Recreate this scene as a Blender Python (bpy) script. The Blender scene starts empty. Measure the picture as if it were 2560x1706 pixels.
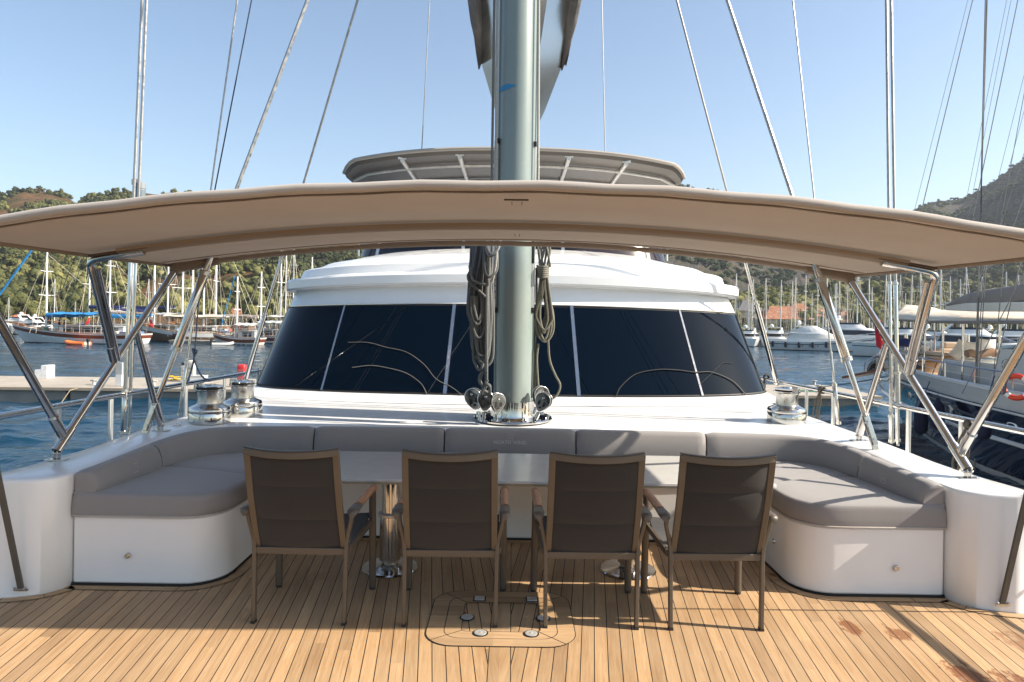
import bpy, bmesh, math, random
import numpy as np
from mathutils import Vector, Matrix, noise
random.seed(7)
RNG = np.random.default_rng(11)
scene = bpy.context.scene
COL = scene.collection
R = math.radians
F, CU, CV, HEYE = 1707.0, 1280.0, 797.0, 1.6   # level camera, lens shifted down
PITCH, ROLL = 0.0, R(0.85)
WATER = -2.4
_f = Vector((0, math.cos(PITCH), -math.sin(PITCH)))
_r0 = Vector((1, 0, 0)); _u0 = Vector((0, math.sin(PITCH), math.cos(PITCH)))
_r = _r0*math.cos(ROLL) + _u0*math.sin(ROLL)
_u = -_r0*math.sin(ROLL) + _u0*math.cos(ROLL)
CAM = Vector((0, 0, HEYE))
def ray(u, v): return _f + _r*((u-CU)/F) + _u*(-(v-CV)/F)
def PY(u, v, y):
    d = ray(u, v); return CAM + d*(y/d.y)
def PZ(u, v, z):
    d = ray(u, v); return CAM + d*((z-HEYE)/d.z)
def PX(u, v, x):
    d = ray(u, v); return CAM + d*(x/d.x)
def lerp(a, b, t): return a+(b-a)*t
def sstep(t):
    t = max(0, min(1, t)); return t*t*(3-2*t)
def interp(xs, ys, x): return float(np.interp(x, xs, ys))

ORG = {}
def tag(o, label=None, cat=None, group=None, kind=None):
    if label: o['label'] = label
    if cat: o['category'] = cat
    if group: o['group'] = group
    if kind: o['kind'] = kind
    return o
def thing(name, label, cat, loc=(0, 0, 0), group=None, rz=0):
    o = bpy.data.objects.new(name, None); COL.objects.link(o)
    o.empty_display_size = .2
    o.location = loc; o.rotation_euler = (0, 0, rz)
    ORG[o.name] = Vector(loc)
    return tag(o, label, cat, group)
def copy_tree(o, parent=None):
    c = o.copy(); COL.objects.link(c)
    if parent is not None: c.parent = parent
    for ch in list(o.children): copy_tree(ch, c)
    return c

class MB:
    def __init__(s): s.v = []; s.f = []
    def add(s, vs, fs, M=None):
        n = len(s.v)
        s.v.extend([(M @ Vector(v)) if M is not None else Vector(v) for v in vs])
        s.f.extend([tuple(i+n for i in f) for f in fs]); return s
    def box(s, c, d, rz=0, M=None):
        x, y, z = d[0]/2, d[1]/2, d[2]/2
        vs = [(-x,-y,-z),(x,-y,-z),(x,y,-z),(-x,y,-z),(-x,-y,z),(x,-y,z),(x,y,z),(-x,y,z)]
        fs = [(3,2,1,0),(4,5,6,7),(0,1,5,4),(1,2,6,5),(2,3,7,6),(3,0,4,7)]
        T = Matrix.Translation(c) @ Matrix.Rotation(rz, 4, 'Z')
        if M is not None: T = M @ T
        return s.add(vs, fs, T)
    def bar(s, a, b, w, h, up=(0, 0, 1)):
        a = Vector(a); b = Vector(b); d = (b-a); L = d.length; d = d/L
        up = Vector(up); side = d.cross(up)
        if side.length < 1e-4: side = d.cross(Vector((0, 1, 0)))
        side.normalize(); up = side.cross(d)
        M = Matrix((side, d, up)).transposed().to_4x4(); M.translation = (a+b)/2
        return s.box((0, 0, 0), (w, L, h), 0, M)
    def loft(s, rings, closed=True, cap=True, flip=False):
        n = len(rings[0]); base = len(s.v)
        for r in rings: s.v.extend([Vector(p) for p in r])
        m = n if closed else n-1
        for i in range(len(rings)-1):
            for j in range(m):
                a = base+i*n+j; b = base+i*n+(j+1) % n
                q = (a, b, b+n, a+n)
                s.f.append(q[::-1] if flip else q)
        if cap and closed:
            s.f.append(tuple(base+j for j in range(n))[::-1] if not flip else tuple(base+j for j in range(n)))
            e = base+(len(rings)-1)*n
            s.f.append(tuple(e+j for j in range(n)) if not flip else tuple(e+j for j in range(n))[::-1])
        return s
    def tube(s, pts, r, n=8, closed=False, sx=1.0):
        pts = [Vector(p) for p in pts]; N = len(pts)
        rs = r if hasattr(r, '__len__') else [r]*N
        T = []
        for i in range(N):
            a = pts[(i-1) % N] if (closed or i > 0) else pts[i]
            b = pts[(i+1) % N] if (closed or i < N-1) else pts[i]
            t = b-a
            T.append(t.normalized() if t.length > 1e-9 else Vector((0, 0, 1)))
        ref = Vector((0, 0, 1)) if abs(T[0].z) < .9 else Vector((0, 1, 0))
        nrm = (ref - T[0]*ref.dot(T[0])).normalized()
        rings = []
        for i in range(N):
            nrm = nrm - T[i]*nrm.dot(T[i])
            if nrm.length < 1e-6: nrm = T[i].orthogonal()
            nrm.normalize(); bn = T[i].cross(nrm)
            rings.append([pts[i] + nrm*(math.cos(2*math.pi*k/n)*rs[i]) + bn*(math.sin(2*math.pi*k/n)*rs[i]*sx) for k in range(n)])
        if closed:
            rings.append(rings[0]); return s.loft(rings, True, False)
        return s.loft(rings, True, True)
    def lathe(s, prof, n=24, M=None, sx=1, sy=1):
        rings = [[Vector((r*sx*math.cos(2*math.pi*k/n), r*sy*math.sin(2*math.pi*k/n), z)) for k in range(n)] for r, z in prof]
        if M is not None: rings = [[M @ p for p in rr] for rr in rings]
        return s.loft(rings, True, True)
    def prism(s, poly, z0, z1, M=None):
        n = len(poly)
        vs = [(p[0], p[1], z0) for p in poly]+[(p[0], p[1], z1) for p in poly]
        fs = [tuple(range(n))[::-1], tuple(range(n, 2*n))]+[(i, (i+1) % n, (i+1) % n+n, i+n) for i in range(n)]
        return s.add(vs, fs, M)
    def sphere(s, c, r, n=10, m=6, sc=(1, 1, 1)):
        rings = []
        for i in range(m+1):
            a = math.pi*i/m
            rr = max(math.sin(a), .01)
            rings.append([Vector((c[0]+r*sc[0]*rr*math.cos(2*math.pi*k/n), c[1]+r*sc[1]*rr*math.sin(2*math.pi*k/n), c[2]-r*sc[2]*math.cos(a))) for k in range(n)])
        return s.loft(rings, True, True)
    def build(s, name, mat, parent=None, smooth=True, bevel=0, ang=38, label=None, seg=2, fix=True):
        me = bpy.data.meshes.new(name)
        off = Vector((0, 0, 0))
        if parent is not None:
            p = parent
            while p is not None:
                off = off + ORG.get(p.name, Vector((0, 0, 0))); p = p.parent
        me.from_pydata([tuple(v-off) for v in s.v], [], s.f)
        if fix:
            bm = bmesh.new(); bm.from_mesh(me)
            bmesh.ops.remove_doubles(bm, verts=bm.verts, dist=1e-5)
            bmesh.ops.recalc_face_normals(bm, faces=bm.faces)
            for f in bm.faces: f.smooth = smooth
            if smooth:
                for e in bm.edges:
                    if len(e.link_faces) == 2:
                        try:
                            if e.calc_face_angle() > R(ang): e.smooth = False
                        except ValueError: pass
            bm.to_mesh(me); bm.free()
        o = bpy.data.objects.new(name, me); COL.objects.link(o)
        if mat is not None: me.materials.append(mat)
        if bevel:
            b = o.modifiers.new('bevel', 'BEVEL'); b.width = bevel; b.segments = seg
            b.limit_method = 'ANGLE'; b.angle_limit = R(40); b.harden_normals = False
        if parent is not None: o.parent = parent
        if label: o['label'] = label
        return o
def structure(o): o['kind'] = 'structure'; return o
def arc_pts(cx, cy, r, a0, a1, n=8):
    return [(cx+r*math.cos(R(a0+(a1-a0)*i/n)), cy+r*math.sin(R(a0+(a1-a0)*i/n))) for i in range(n+1)]
def smooth_path(pts, n=6):
    pts = [Vector(p) for p in pts]; out = []
    P = [pts[0]*2-pts[1]]+pts+[pts[-1]*2-pts[-2]]
    for i in range(1, len(P)-2):
        for k in range(n):
            t = k/n
            a, b, c, d = P[i-1], P[i], P[i+1], P[i+2]
            out.append(.5*((2*b)+(-a+c)*t+(2*a-5*b+4*c-d)*t*t+(-a+3*b-3*c+d)*t**3))
    out.append(pts[-1]); return out

# ------------------------------------------------------------ materials
class NT:
    def __init__(s, name):
        s.m = bpy.data.materials.new(name); s.m.use_nodes = True
        s.n = s.m.node_tree.nodes; s.l = s.m.node_tree.links
        s.p = s.n['Principled BSDF']; s.tc = None
    def node(s, t, **kw):
        x = s.n.new(t)
        for k, v in kw.items(): setattr(x, k, v)
        return x
    def set(s, node, key, v):
        if isinstance(v, bpy.types.NodeSocket): s.l.new(v, node.inputs[key])
        else: node.inputs[key].default_value = v
    def coord(s, kind='Object'):
        if s.tc is None: s.tc = s.node('ShaderNodeTexCoord')
        return s.tc.outputs[kind]
    def mapping(s, sc=(1, 1, 1), kind='Object', rot=(0, 0, 0)):
        m = s.node('ShaderNodeMapping'); s.l.new(s.coord(kind), m.inputs[0])
        m.inputs['Scale'].default_value = sc; m.inputs['Rotation'].default_value = rot
        return m.outputs[0]
    def noise(s, scale=5, detail=4, rough=.55, vec=None, dist=0):
        x = s.node('ShaderNodeTexNoise'); s.set(x, 'Scale', scale); s.set(x, 'Detail', detail); s.set(x, 'Roughness', rough); s.set(x, 'Distortion', dist)
        s.l.new(vec if vec is not None else s.coord(), x.inputs['Vector']); return x.outputs['Fac']
    def ramp(s, fac, stops, interp='LINEAR'):
        x = s.node('ShaderNodeValToRGB'); s.l.new(fac, x.inputs[0]); x.color_ramp.interpolation = interp
        e = x.color_ramp.elements
        while len(e) < len(stops): e.new(.5)
        for i, (p, c) in enumerate(stops):
            e[i].position = p; e[i].color = (c, c, c, 1) if not hasattr(c, '__len__') else (*c[:3], 1)
        return x.outputs[0]
    def mix(s, fac, a, b, mode='MIX'):
        x = s.node('ShaderNodeMix', data_type='RGBA', blend_type=mode)
        for k, v in ((0, fac), (6, a), (7, b)):
            if isinstance(v, bpy.types.NodeSocket): s.l.new(v, x.inputs[k])
            else: x.inputs[k].default_value = v if k == 0 else ((*v[:3], 1) if hasattr(v, '__len__') else (v, v, v, 1))
        return x.outputs[2]
    def math(s, op, a, b=None, c=None, clamp=False):
        x = s.node('ShaderNodeMath', operation=op, use_clamp=clamp)
        for k, v in enumerate((a, b, c)):
            if v is None: continue
            if isinstance(v, bpy.types.NodeSocket): s.l.new(v, x.inputs[k])
            else: x.inputs[k].default_value = v
        return x.outputs[0]
    def bump(s, h, strength=.3, dist=.01, normal=None):
        x = s.node('ShaderNodeBump'); s.l.new(h, x.inputs['Height']); s.set(x, 'Strength', strength); s.set(x, 'Distance', dist)
        if normal is not None: s.l.new(normal, x.inputs['Normal'])
        s.l.new(x.outputs[0], s.p.inputs['Normal']); return x.outputs[0]
    def base(s, c, rough=.5, metal=0, spec=.5, coat=0, coatr=.05):
        s.set(s.p, 'Base Color', c if isinstance(c, bpy.types.NodeSocket) else (*c, 1))
        s.set(s.p, 'Roughness', rough); s.set(s.p, 'Metallic', metal); s.set(s.p, 'Specular IOR Level', spec)
        if coat: s.set(s.p, 'Coat Weight', coat); s.set(s.p, 'Coat Roughness', coatr)
        return s
MATS = {}
def simple(name, c, rough=.5, metal=0, var=.12, scale=8, bump=0, bscale=60, coat=0, spec=.5, coatr=.05, bdist=.002):
    if name in MATS: return MATS[name]
    t = NT(name)
    nz = t.noise(scale, 5)
    lo = tuple(x*(1-var) for x in c); hi = tuple(min(1, x*(1+var)) for x in c)
    col = t.ramp(nz, [(.3, lo), (.7, hi)])
    t.base(col, rough, metal, spec, coat, coatr)
    rr = t.noise(scale*2.3, 4)
    t.set(t.p, 'Roughness', t.math('MULTIPLY_ADD', rr, rough*.35, rough*.82))
    if bump: t.bump(t.noise(bscale, 4), bump, bdist)
    MATS[name] = t.m; return t.m

# white gelcoat with faint chalky streaks and orange-peel
def m_gel(name='gelcoat', c=(.80, .80, .79), rough=.16):
    t = NT(name)
    st = t.noise(2.2, 5, .6, t.mapping((1, 1, .35)))
    col = t.ramp(st, [(.25, tuple(x*.95 for x in c)), (.6, c), (.85, tuple(x*.985 for x in c))])
    fine = t.noise(35, 4, .7)
    col = t.mix(t.ramp(fine, [(.62, 0), (.75, .05)]), col, (.45, .42, .38))
    t.base(col, rough, 0, .5)
    t.set(t.p, 'Roughness', t.ramp(t.noise(5, 5), [(.3, rough*.7), (.7, rough*1.6)]))
    t.bump(t.noise(1.6, 2), .02, .004); return t.m
GEL = m_gel()
def m_steel(name, c=(.62, .60, .57), rough=.12, brush=None):
    t = NT(name)
    n = t.noise(14, 5, .6, t.mapping(brush or (1, 1, 1)))
    t.base(t.ramp(n, [(.3, tuple(x*.85 for x in c)), (.7, c)]), rough, 1)
    t.set(t.p, 'Roughness', t.ramp(t.noise(22, 4), [(.3, rough*.6), (.75, rough*1.9)]))
    t.bump(n, .05, .002); return t.m
STEEL = m_steel('polished_steel')
BRUSHED = m_steel('brushed_steel', (.60, .58, .54), .26, (1, 1, 40))
WIRE = m_steel('wire_rope', (.42, .41, .39), .4)
def m_fabric(name, c, weave=900, var=.08, rough=.9, transl=0, sheen=.2, wr=.25):
    t = NT(name)
    big = t.noise(2.5, 4)
    w1 = t.node('ShaderNodeTexWave', wave_type='BANDS', bands_direction='X'); t.set(w1, 'Scale', weave/20); t.l.new(t.coord(), w1.inputs[0])
    w2 = t.node('ShaderNodeTexWave', wave_type='BANDS', bands_direction='Z'); t.set(w2, 'Scale', weave/20); t.l.new(t.coord(), w2.inputs[0])
    wv = t.math('MULTIPLY', w1.outputs[1], w2.outputs[1])
    col = t.ramp(big, [(.25, tuple(x*(1-var) for x in c)), (.75, tuple(x*(1+var) for x in c))])
    col = t.mix(t.math('MULTIPLY', t.noise(260, 2), .35), col, tuple(x*.7 for x in c))
    t.base(col, rough, 0, .25); t.set(t.p, 'Sheen Weight', sheen)
    h = t.math('ADD', t.math('MULTIPLY', wv, .05), t.math('MULTIPLY', t.noise(4, 3, .5, None, .6), wr))
    t.bump(h, .35, .02)
    if transl:
        tr = t.node('ShaderNodeBsdfTranslucent'); t.l.new(col, tr.inputs[0])
        mx = t.node('ShaderNodeMixShader'); mx.inputs[0].default_value = transl
        t.l.new(t.p.outputs[0], mx.inputs[1]); t.l.new(tr.outputs[0], mx.inputs[2])
        t.l.new(mx.outputs[0], t.n['Material Output'].inputs[0])
    return t.m
CUSHION = m_fabric('grey_upholstery', (.275, .262, .258), var=.05, wr=.16)
PIPING = simple('pale_piping', (.42, .38, .34), .8)
AWNING = m_fabric('tan_canvas', (.345, .275, .212), var=.05, transl=.15, wr=.35)
HEM = m_fabric('grey_hem_canvas', (.40, .36, .32), var=.05)
SLING = m_fabric('brown_sling_mesh', (.029, .026, .025), var=.06, wr=.05)
SLINGB = m_fabric('charcoal_sling', (.040, .040, .042), var=.06, wr=.05)
CHAIR = simple('taupe_powdercoat', (.100, .080, .060), .42, .15, var=.06, bump=.15, bscale=900)
FOOT = simple('black_plastic', (.02, .02, .02), .5)
BLACK = simple('black_rubber', (.012, .012, .013), .6)
CAULK = simple('caulk', (.012, .011, .010), .7)
TABLE = None
def m_table():
    t = NT('stone_table_top')
    n = t.noise(3, 8, .65, t.mapping((.6, 3, 1)), 1.2)
    col = t.ramp(n, [(.3, (.50, .49, .465)), (.5, (.52, .51, .488)), (.54, (.535, .525, .503)), (.58, (.52, .51, .488)), (.8, (.51, .50, .475))])
    t.base(col, .22, 0, .5); t.set(t.p, 'Roughness', t.ramp(t.noise(9, 5), [(.3, .17), (.7, .24)])); return t.m
TABLE = m_table()
def m_wood(name, dark, light, scale=(1, 18, 18), rough=.5):
    t = NT(name)
    n = t.noise(9, 6, .6, t.mapping(scale), .4)
    t.base(t.ramp(n, [(.3, dark), (.7, light)]), rough); t.bump(n, .15, .003); return t.m
ARMW = m_wood('arm_teak', (.22, .085, .03), (.50, .24, .10), (18, 1, 18), .4)
MAHOG = m_wood('mahogany', (.10, .025, .012), (.22, .06, .028), (1, 6, 6), .3)
VARN = m_wood('varnished_pine', (.22, .095, .035), (.38, .19, .08), (1, 6, 6), .3)

def m_teak(name='teak', seams=True, cross=False, plain=False):
    """planks splayed 6.7 deg off the centre line on each side, dark caulked seams"""
    t = NT(name)
    sp = t.node('ShaderNodeSeparateXYZ'); t.l.new(t.coord(), sp.inputs[0])
    x = t.math('ADD', sp.outputs[0], .035); ax = t.math('ABSOLUTE', x)
    if cross:   # plank direction given by sub-mesh local x
        d = sp.outputs[1]; along = sp.outputs[0]; king = None
    else:
        d = t.math('MULTIPLY_ADD', sp.outputs[1], -.119, ax); along = sp.outputs[1]
    W = .0645
    q = t.math('DIVIDE', d, W)
    fr = t.math('FRACT', t.math('ADD', q, 100))
    idx = t.math('FLOOR', t.math('ADD', q, 100))
    side = t.math('SIGN', x)
    idx = t.math('ADD', t.math('MULTIPLY', side, 57.3), idx)
    seam = t.math('MULTIPLY', t.math('ABSOLUTE', t.math('SUBTRACT', fr, .5)), 2)   # 1 at seam
    seam = t.math('GREATER_THAN', seam, .928)
    if not cross:
        king = t.math('LESS_THAN', ax, .052)
        kedge = t.math('LESS_THAN', t.math('ABSOLUTE', t.math('SUBTRACT', ax, .052)), .0022)
        seam = t.math('MAXIMUM', t.math('MULTIPLY', seam, t.math('SUBTRACT', 1, king)), kedge)
        idx = t.mix(king, idx, (7.7, 7.7, 7.7))
        idx = t.math('ADD', idx, 0)
    # butt joints along planks
    wn = t.node('ShaderNodeTexWhiteNoise', noise_dimensions='1D'); t.l.new(idx, wn.inputs[1])
    jj = t.math('ADD', t.math('DIVIDE', along, 2.3), t.math('MULTIPLY', wn.outputs[0], 9.7))
    jf = t.math('FRACT', jj); jid = t.math('FLOOR', jj)
    wn2 = t.node('ShaderNodeTexWhiteNoise', noise_dimensions='1D'); t.l.new(t.math('MULTIPLY_ADD', jid, 3.17, idx), wn2.inputs[1])
    tone = wn2.outputs[0]
    cx = t.node('ShaderNodeCombineXYZ'); t.l.new(t.math('MULTIPLY', d, 1.0), cx.inputs[0]); t.l.new(t.math('MULTIPLY', along, .045), cx.inputs[1]); t.l.new(t.math('MULTIPLY', tone, 40), cx.inputs[2])
    g1 = t.noise(70, 6, .65, cx.outputs[0], .6)
    g2 = t.noise(420, 3, .6, cx.outputs[0])
    col = t.ramp(g1, [(.25, (.30, .178, .086)), (.5, (.415, .268, .142)), (.8, (.53, .365, .210))])
    tint = t.ramp(tone, [(0, (.68, .65, .62)), (.3, (.90, .88, .85)), (.7, (.98, .94, .89)), (1, (1.14, 1.10, 1.04))])
    col = t.mix(1, col, tint, 'MULTIPLY')
    col = t.mix(t.ramp(g2, [(.5, 0), (.75, .45)]), col, (.30, .155, .065))
    wear = t.noise(1.3, 4); col = t.mix(t.ramp(wear, [(.35, 0), (.75, .28)]), col, (.60, .46, .31))
    # rusty wet stains
    wob = t.noise(13, 6, .72, t.mapping((1.2, .6, 1)))
    for sx_, sy_, r_, st_ in ((1.80, 3.62, .055, .8), (2.02, 3.52, .055, .7), (2.10, 3.10, .085, .85), (2.28, 2.98, .10, .8), (1.62, 4.62, .04, .8), (1.68, 4.32, .03, .8), (-.262, 3.66, .036, .9), (.185, 3.66, .036, .9), (2.62, 3.42, .10, .5)):
        p = PZ(0, 0, 5)
        dx = t.math('SUBTRACT', sp.outputs[0], sx_); dy = t.math('MULTIPLY', t.math('SUBTRACT', sp.outputs[1], sy_), .62)
        rr = t.math('SQRT', t.math('ADD', t.math('MULTIPLY', dx, dx), t.math('MULTIPLY', dy, dy)))
        rr = t.math('ADD', rr, t.math('MULTIPLY', t.math('SUBTRACT', wob, .5), r_*4.2))
        f = t.math('MULTIPLY', t.ramp(t.math('DIVIDE', rr, r_*2), [(.36, 1), (.52, 0)]), st_)
        col = t.mix(f, col, (.17, .048, .012))
    # worn pale scuffs
    sc = t.noise(3.1, 3, .5, t.mapping((1, 1, 1))); col = t.mix(t.ramp(sc, [(.70, 0), (.78, .35)]), col, (.62, .52, .42))
    if seams: col = t.mix(seam, col, (.014, .012, .010))
    t.base(col, .62, 0, .35)
    h = t.math('SUBTRACT', t.math('MULTIPLY', g1, .25), t.math('MULTIPLY', seam, 1.0)) if seams else g1
    t.bump(h, .35, .003); return t.m
TEAK = m_teak()
TEAKB = m_teak('teak_margin', seams=False, cross=True)

def m_glass():
    t = NT('tinted_window_glass')
    t.base((.0008, .003, .007), .03, 0, .20); t.set(t.p, 'Specular Tint', (.72, .87, 1, 1))
    t.set(t.p, 'IOR', 1.52); t.bump(t.noise(.9, 2), .02, .05)
    t.set(t.p, 'Roughness', t.ramp(t.noise(6, 5), [(.4, .01), (.75, .035)]))
    return t.m
GLASS = m_glass()
FARGLASS = simple('boat_window', (.015, .02, .028), .1, spec=.6)
def m_mast():
    t = NT('mast_paint')
    n = t.noise(1.6, 6, .6, t.mapping((1, 1, .3)))
    col = t.ramp(n, [(.3, (.185, .235, .230)), (.7, (.245, .290, .275))])
    col = t.mix(t.ramp(t.noise(9, 6, .7), [(.55, 0), (.8, .35)]), col, (.33, .36, .33))
    t.base(col, .34, 0, .45, .15, .2); t.bump(n, .05, .02); return t.m
MASTP = m_mast()
def m_rope(name, c):
    t = NT(name)
    w = t.node('ShaderNodeTexVoronoi'); t.set(w, 'Scale', 260); t.l.new(t.coord(), w.inputs[0])
    col = t.mix(t.ramp(w.outputs[0], [(.2, 0), (.6, 1)]), tuple(x*1.35 for x in c), tuple(x*.45 for x in c))
    col = t.mix(t.math('MULTIPLY', t.noise(6, 3), .5), col, tuple(x*.8 for x in c))
    t.base(col, .85); t.bump(w.outputs[0], .6, .003); return t.m
ROPE = m_rope('grey_rope', (.185, .195, .195)); ROPEW = m_rope('pale_rope', (.50, .49, .45)); ROPEB = m_rope('blue_rope', (.03, .05, .10))
SILVER = NT('mirror_boom').base((.40, .43, .42), .16, .9).m
def m_covr():
    t = NT('sail_cover_cloth'); n = t.noise(3, 5, .6, t.mapping((1, .4, 1)), .8)
    t.base(t.ramp(n, [(.3, (.075, .073, .074)), (.7, (.145, .140, .138))]), .85); t.bump(n, .8, .08); return t.m
COVER = m_covr()
CONC = None
def m_conc(name, lo, hi):
    t = NT(name); n = t.noise(.8, 8, .65); n2 = t.noise(9, 6, .7)
    col = t.ramp(n, [(.3, lo), (.7, hi)]); col = t.mix(t.ramp(n2, [(.55, 0), (.75, .4)]), col, tuple(x*.6 for x in lo))
    t.base(col, .85); t.bump(n2, .4, .03); return t.m
CONC = m_conc('pontoon_concrete', (.20, .185, .16), (.30, .28, .245)); CONCT = m_conc('pontoon_top', (.31, .27, .22), (.41, .365, .305))
WHITE = simple('boat_white', (.70, .70, .68), .22, var=.05, coat=.4, scale=1.5)
OFFW = simple('cream_white', (.66, .63, .56), .4, var=.06, scale=2)
BLUEC = simple('blue_canvas', (.02, .22, .50), .8, var=.2, scale=3, bump=.5, bscale=5, bdist=.1)
NAVYC = simple('navy_canvas', (.015, .025, .11), .8, var=.25, scale=3, bump=.5, bscale=5, bdist=.1)
BEIGEC = simple('beige_canvas', (.62, .54, .43), .85, var=.1, scale=1.2, bump=.6, bscale=3, bdist=.1)
TAUPEC = simple('taupe_canvas', (.22, .19, .165), .85, var=.12, scale=1.5, bump=.6, bscale=2.5, bdist=.1)
NAVYH = simple('navy_hull', (.004, .007, .022), .08, var=.2, scale=.6, coat=1, coatr=.02, bump=.05, bscale=1.2, bdist=.03)
NAVYF = simple('fender_cover', (.005, .008, .03), .85, bump=.4, bscale=40)
ORANGE = simple('orange_rubber', (.75, .16, .03), .5, var=.1)
REDP = simple('red_paint', (.60, .03, .03), .45, var=.1)
GREYP = simple('grey_paint', (.42, .42, .40), .45, var=.08)
PALEG = simple('pale_grey_gelcoat', (.46, .48, .48), .22, var=.05, coat=.5, scale=1.2)
TILE = simple('terracotta_tiles', (.29, .12, .06), .8, var=.4, scale=1.5, bump=.5, bscale=6, bdist=.1)
STUCCO = simple('stucco', (.55, .48, .38), .9, var=.12, scale=.8)
SKIN = simple('skin', (.42, .25, .17), .6, var=.08); HAIR = simple('hair', (.03, .02, .015), .7)
TEAL = simple('teal_window', (.12, .26, .26), .2, var=.1)
# ============================================================ own yacht: deck, hull, coaming, sofa
def zshelf(y): return .655+.03*sstep((y-4)/1.6)+.008*max(0, y-5.6)
mb = MB(); mb.add([(-3.4, -4, 0), (3.4, -4, 0), (3.4, 5.3, 0), (-3.4, 5.3, 0)], [(0, 1, 2, 3)])
deck = mb.build('teak_deck', TEAK, smooth=False); structure(deck)
hull_t = thing('sailing_yacht_hull', 'white hull of the big sailing yacht under the teak deck', 'hull', (0, 0, -1))
mb = MB()
mb.prism([(-3.45, -4), (3.45, -4), (3.5, 18), (-3.5, 18)], -3.1, -.02); mb.build('hull_shell', GEL, hull_t, smooth=False)

house = thing('deckhouse', 'white moulded deckhouse with a raked wrap-around tinted window band', 'deckhouse', (0, 9, .6))
# ---- coaming / side moulding around the sofa
keys = [((0, 5.62), (0, 9.5)), ((1.0, 5.61), (1.2, 9.5)), ((1.9, 5.56), (2.4, 9.4)), ((2.30, 5.50), (2.85, 8.6)), ((2.50, 5.30), (2.90, 7.2)),
        ((2.57, 5.0), (2.90, 6.2)), ((2.57, 4.6), (2.90, 5.3)), ((2.56, 4.25), (2.90, 4.7)), ((2.56, 4.02), (2.92, 4.35)),
        ((2.58, 3.93), (2.97, 4.12)), ((2.65, 3.855), (2.99, 3.97)), ((2.74, 3.82), (2.96, 3.86)), ((2.83, 3.80), (2.90, 3.802))]
kw = smooth_path([(a[0], a[1], 0) for a, b in keys], 9); kq = smooth_path([(b[0], b[1], 0) for a, b in keys], 9)
def coam_ring(w, q):
    n = (q-w); n.z = 0; L = n.length; n.normalize(); out = []
    def zz(p): return zshelf(p.y)
    r = .022
    out += [Vector((w.x, w.y, .004)), Vector((w.x, w.y, zz(w)-r))]
    for k in (30, 60, 90):
        out.append(w+n*(r*(1-math.cos(R(k))))+Vector((0, 0, zz(w)-r+r*math.sin(R(k)))))
    for k in (.2, .4, .6, .8):
        p = w+n*(r+(L-2*r)*k); out.append(Vector((p.x, p.y, zz(p)+.012*math.sin(math.pi*k))))
    for k in (90, 60, 30, 0):
        out.append(q-n*(r*(1-math.cos(R(k))))+Vector((0, 0, zz(q)-r+r*math.sin(R(k)))))
    out.append(Vector((q.x, q.y, -.4)))
    return out
full_w = [Vector((-p.x, p.y, 0)) for p in kw[::-1]]+kw[1:]
full_q = [Vector((-p.x, p.y, 0)) for p in kq[::-1]]+kq[1:]
mb = MB(); mb.loft([coam_ring(w, q) for w, q in zip(full_w, full_q)], True, True)
mb.build('coaming', GEL, house, ang=50)

# ---- cabin loft rings
RG = dict(A=(7.0, .712, 3.2, 1.2, 0), A2=(7.15, .735, 3.13, 1.17, 0), B=(7.3, .775, 3.07, 1.15, 0), C=(8.0, 1.783, 2.92, 1.15, .06),
          C2=(8.10, 1.985, 2.87, 1.15, .09), C3=(8.09, 1.995, 2.87, 1.15, .09), L0=(7.98, 1.998, 2.935, 1.16, .095), L1=(7.955, 2.02, 2.955, 1.16, .095), L2=(7.955, 2.115, 2.955, 1.16, .10), L3=(7.975, 2.14, 2.945, 1.16, .10),
          E=(8.16, 2.158, 2.86, 1.2, .10), E2=(8.18, 2.172, 2.85, 1.2, .10), F=(8.21, 2.27, 2.83, 1.22, .10), F2=(8.24, 2.29, 2.81, 1.24, .10), F3=(8.42, 2.315, 2.73, 1.3, .10), F4=(8.44, 2.33, 2.72, 1.3, .10), G=(8.60, 2.40, 2.66, 1.4, .10), G2=(9.1, 2.475, 2.54, 1.5, .09),
          H=(10.3, 2.655, 2.36, 1.5, .07), I=(10.9, 2.70, 2.1, 1.4, .06))
NA = 48
def ringpt(k, a):
    """a in [-1,1] front curve; beyond that straight side"""
    Yf, z, W, D, cr = RG[k]
    s = max(-1, min(1, a)); th = s*math.pi/2; n = 2.6
    x = W*math.copysign(abs(math.sin(th))**(2/n), s) if s else 0
    y = Yf+D*(1-abs(math.cos(th))**(2/n))
    if abs(a) > 1: y += (abs(a)-1)*9
    return Vector((x, y, z-cr*(x/W)**2))
AS = [-2, -1.6, -1.2]+[-1+2*i/NA for i in range(NA+1)]+[1.2, 1.6, 2]
mb = MB(); mb.loft([[ringpt(k, a) for a in AS] for k in ('A', 'A2', 'B', 'C', 'C2', 'C3', 'L0', 'L1', 'L2', 'L3', 'E', 'E2', 'F', 'F2', 'F3', 'F4', 'G', 'G2', 'H', 'I')], False, False)
top = [ringpt('I', a) for a in AS]; mb.add(top, [tuple(range(len(top)))])
mb.build('cabin_moulding', GEL, house, ang=33)
def band(t0, t1, a0, a1, off, n=24, th=.004):
    """strip on the raked window wall between heights t0..t1 and params a0..a1, proud by off"""
    rows = []
    for j in range(5):
        t = lerp(t0, t1, j/4); row = []
        for i in range(n+1):
            a = lerp(a0, a1, i/n)
            p = ringpt('B', a).lerp(ringpt('C', a), t)
            e = .002
            tx = ringpt('B', a+e).lerp(ringpt('C', a+e), t)-ringpt('B', a-e).lerp(ringpt('C', a-e), t)
            tz = ringpt('C', a)-ringpt('B', a)
            nn = tz.cross(tx).normalized()
            if nn.y > 0 and abs(a) < .9: nn = -nn
            if abs(a) >= .9 and nn.x*a < 0: nn = -nn
            row.append(p+nn*off)
        rows.append(row)
    return rows
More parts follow.
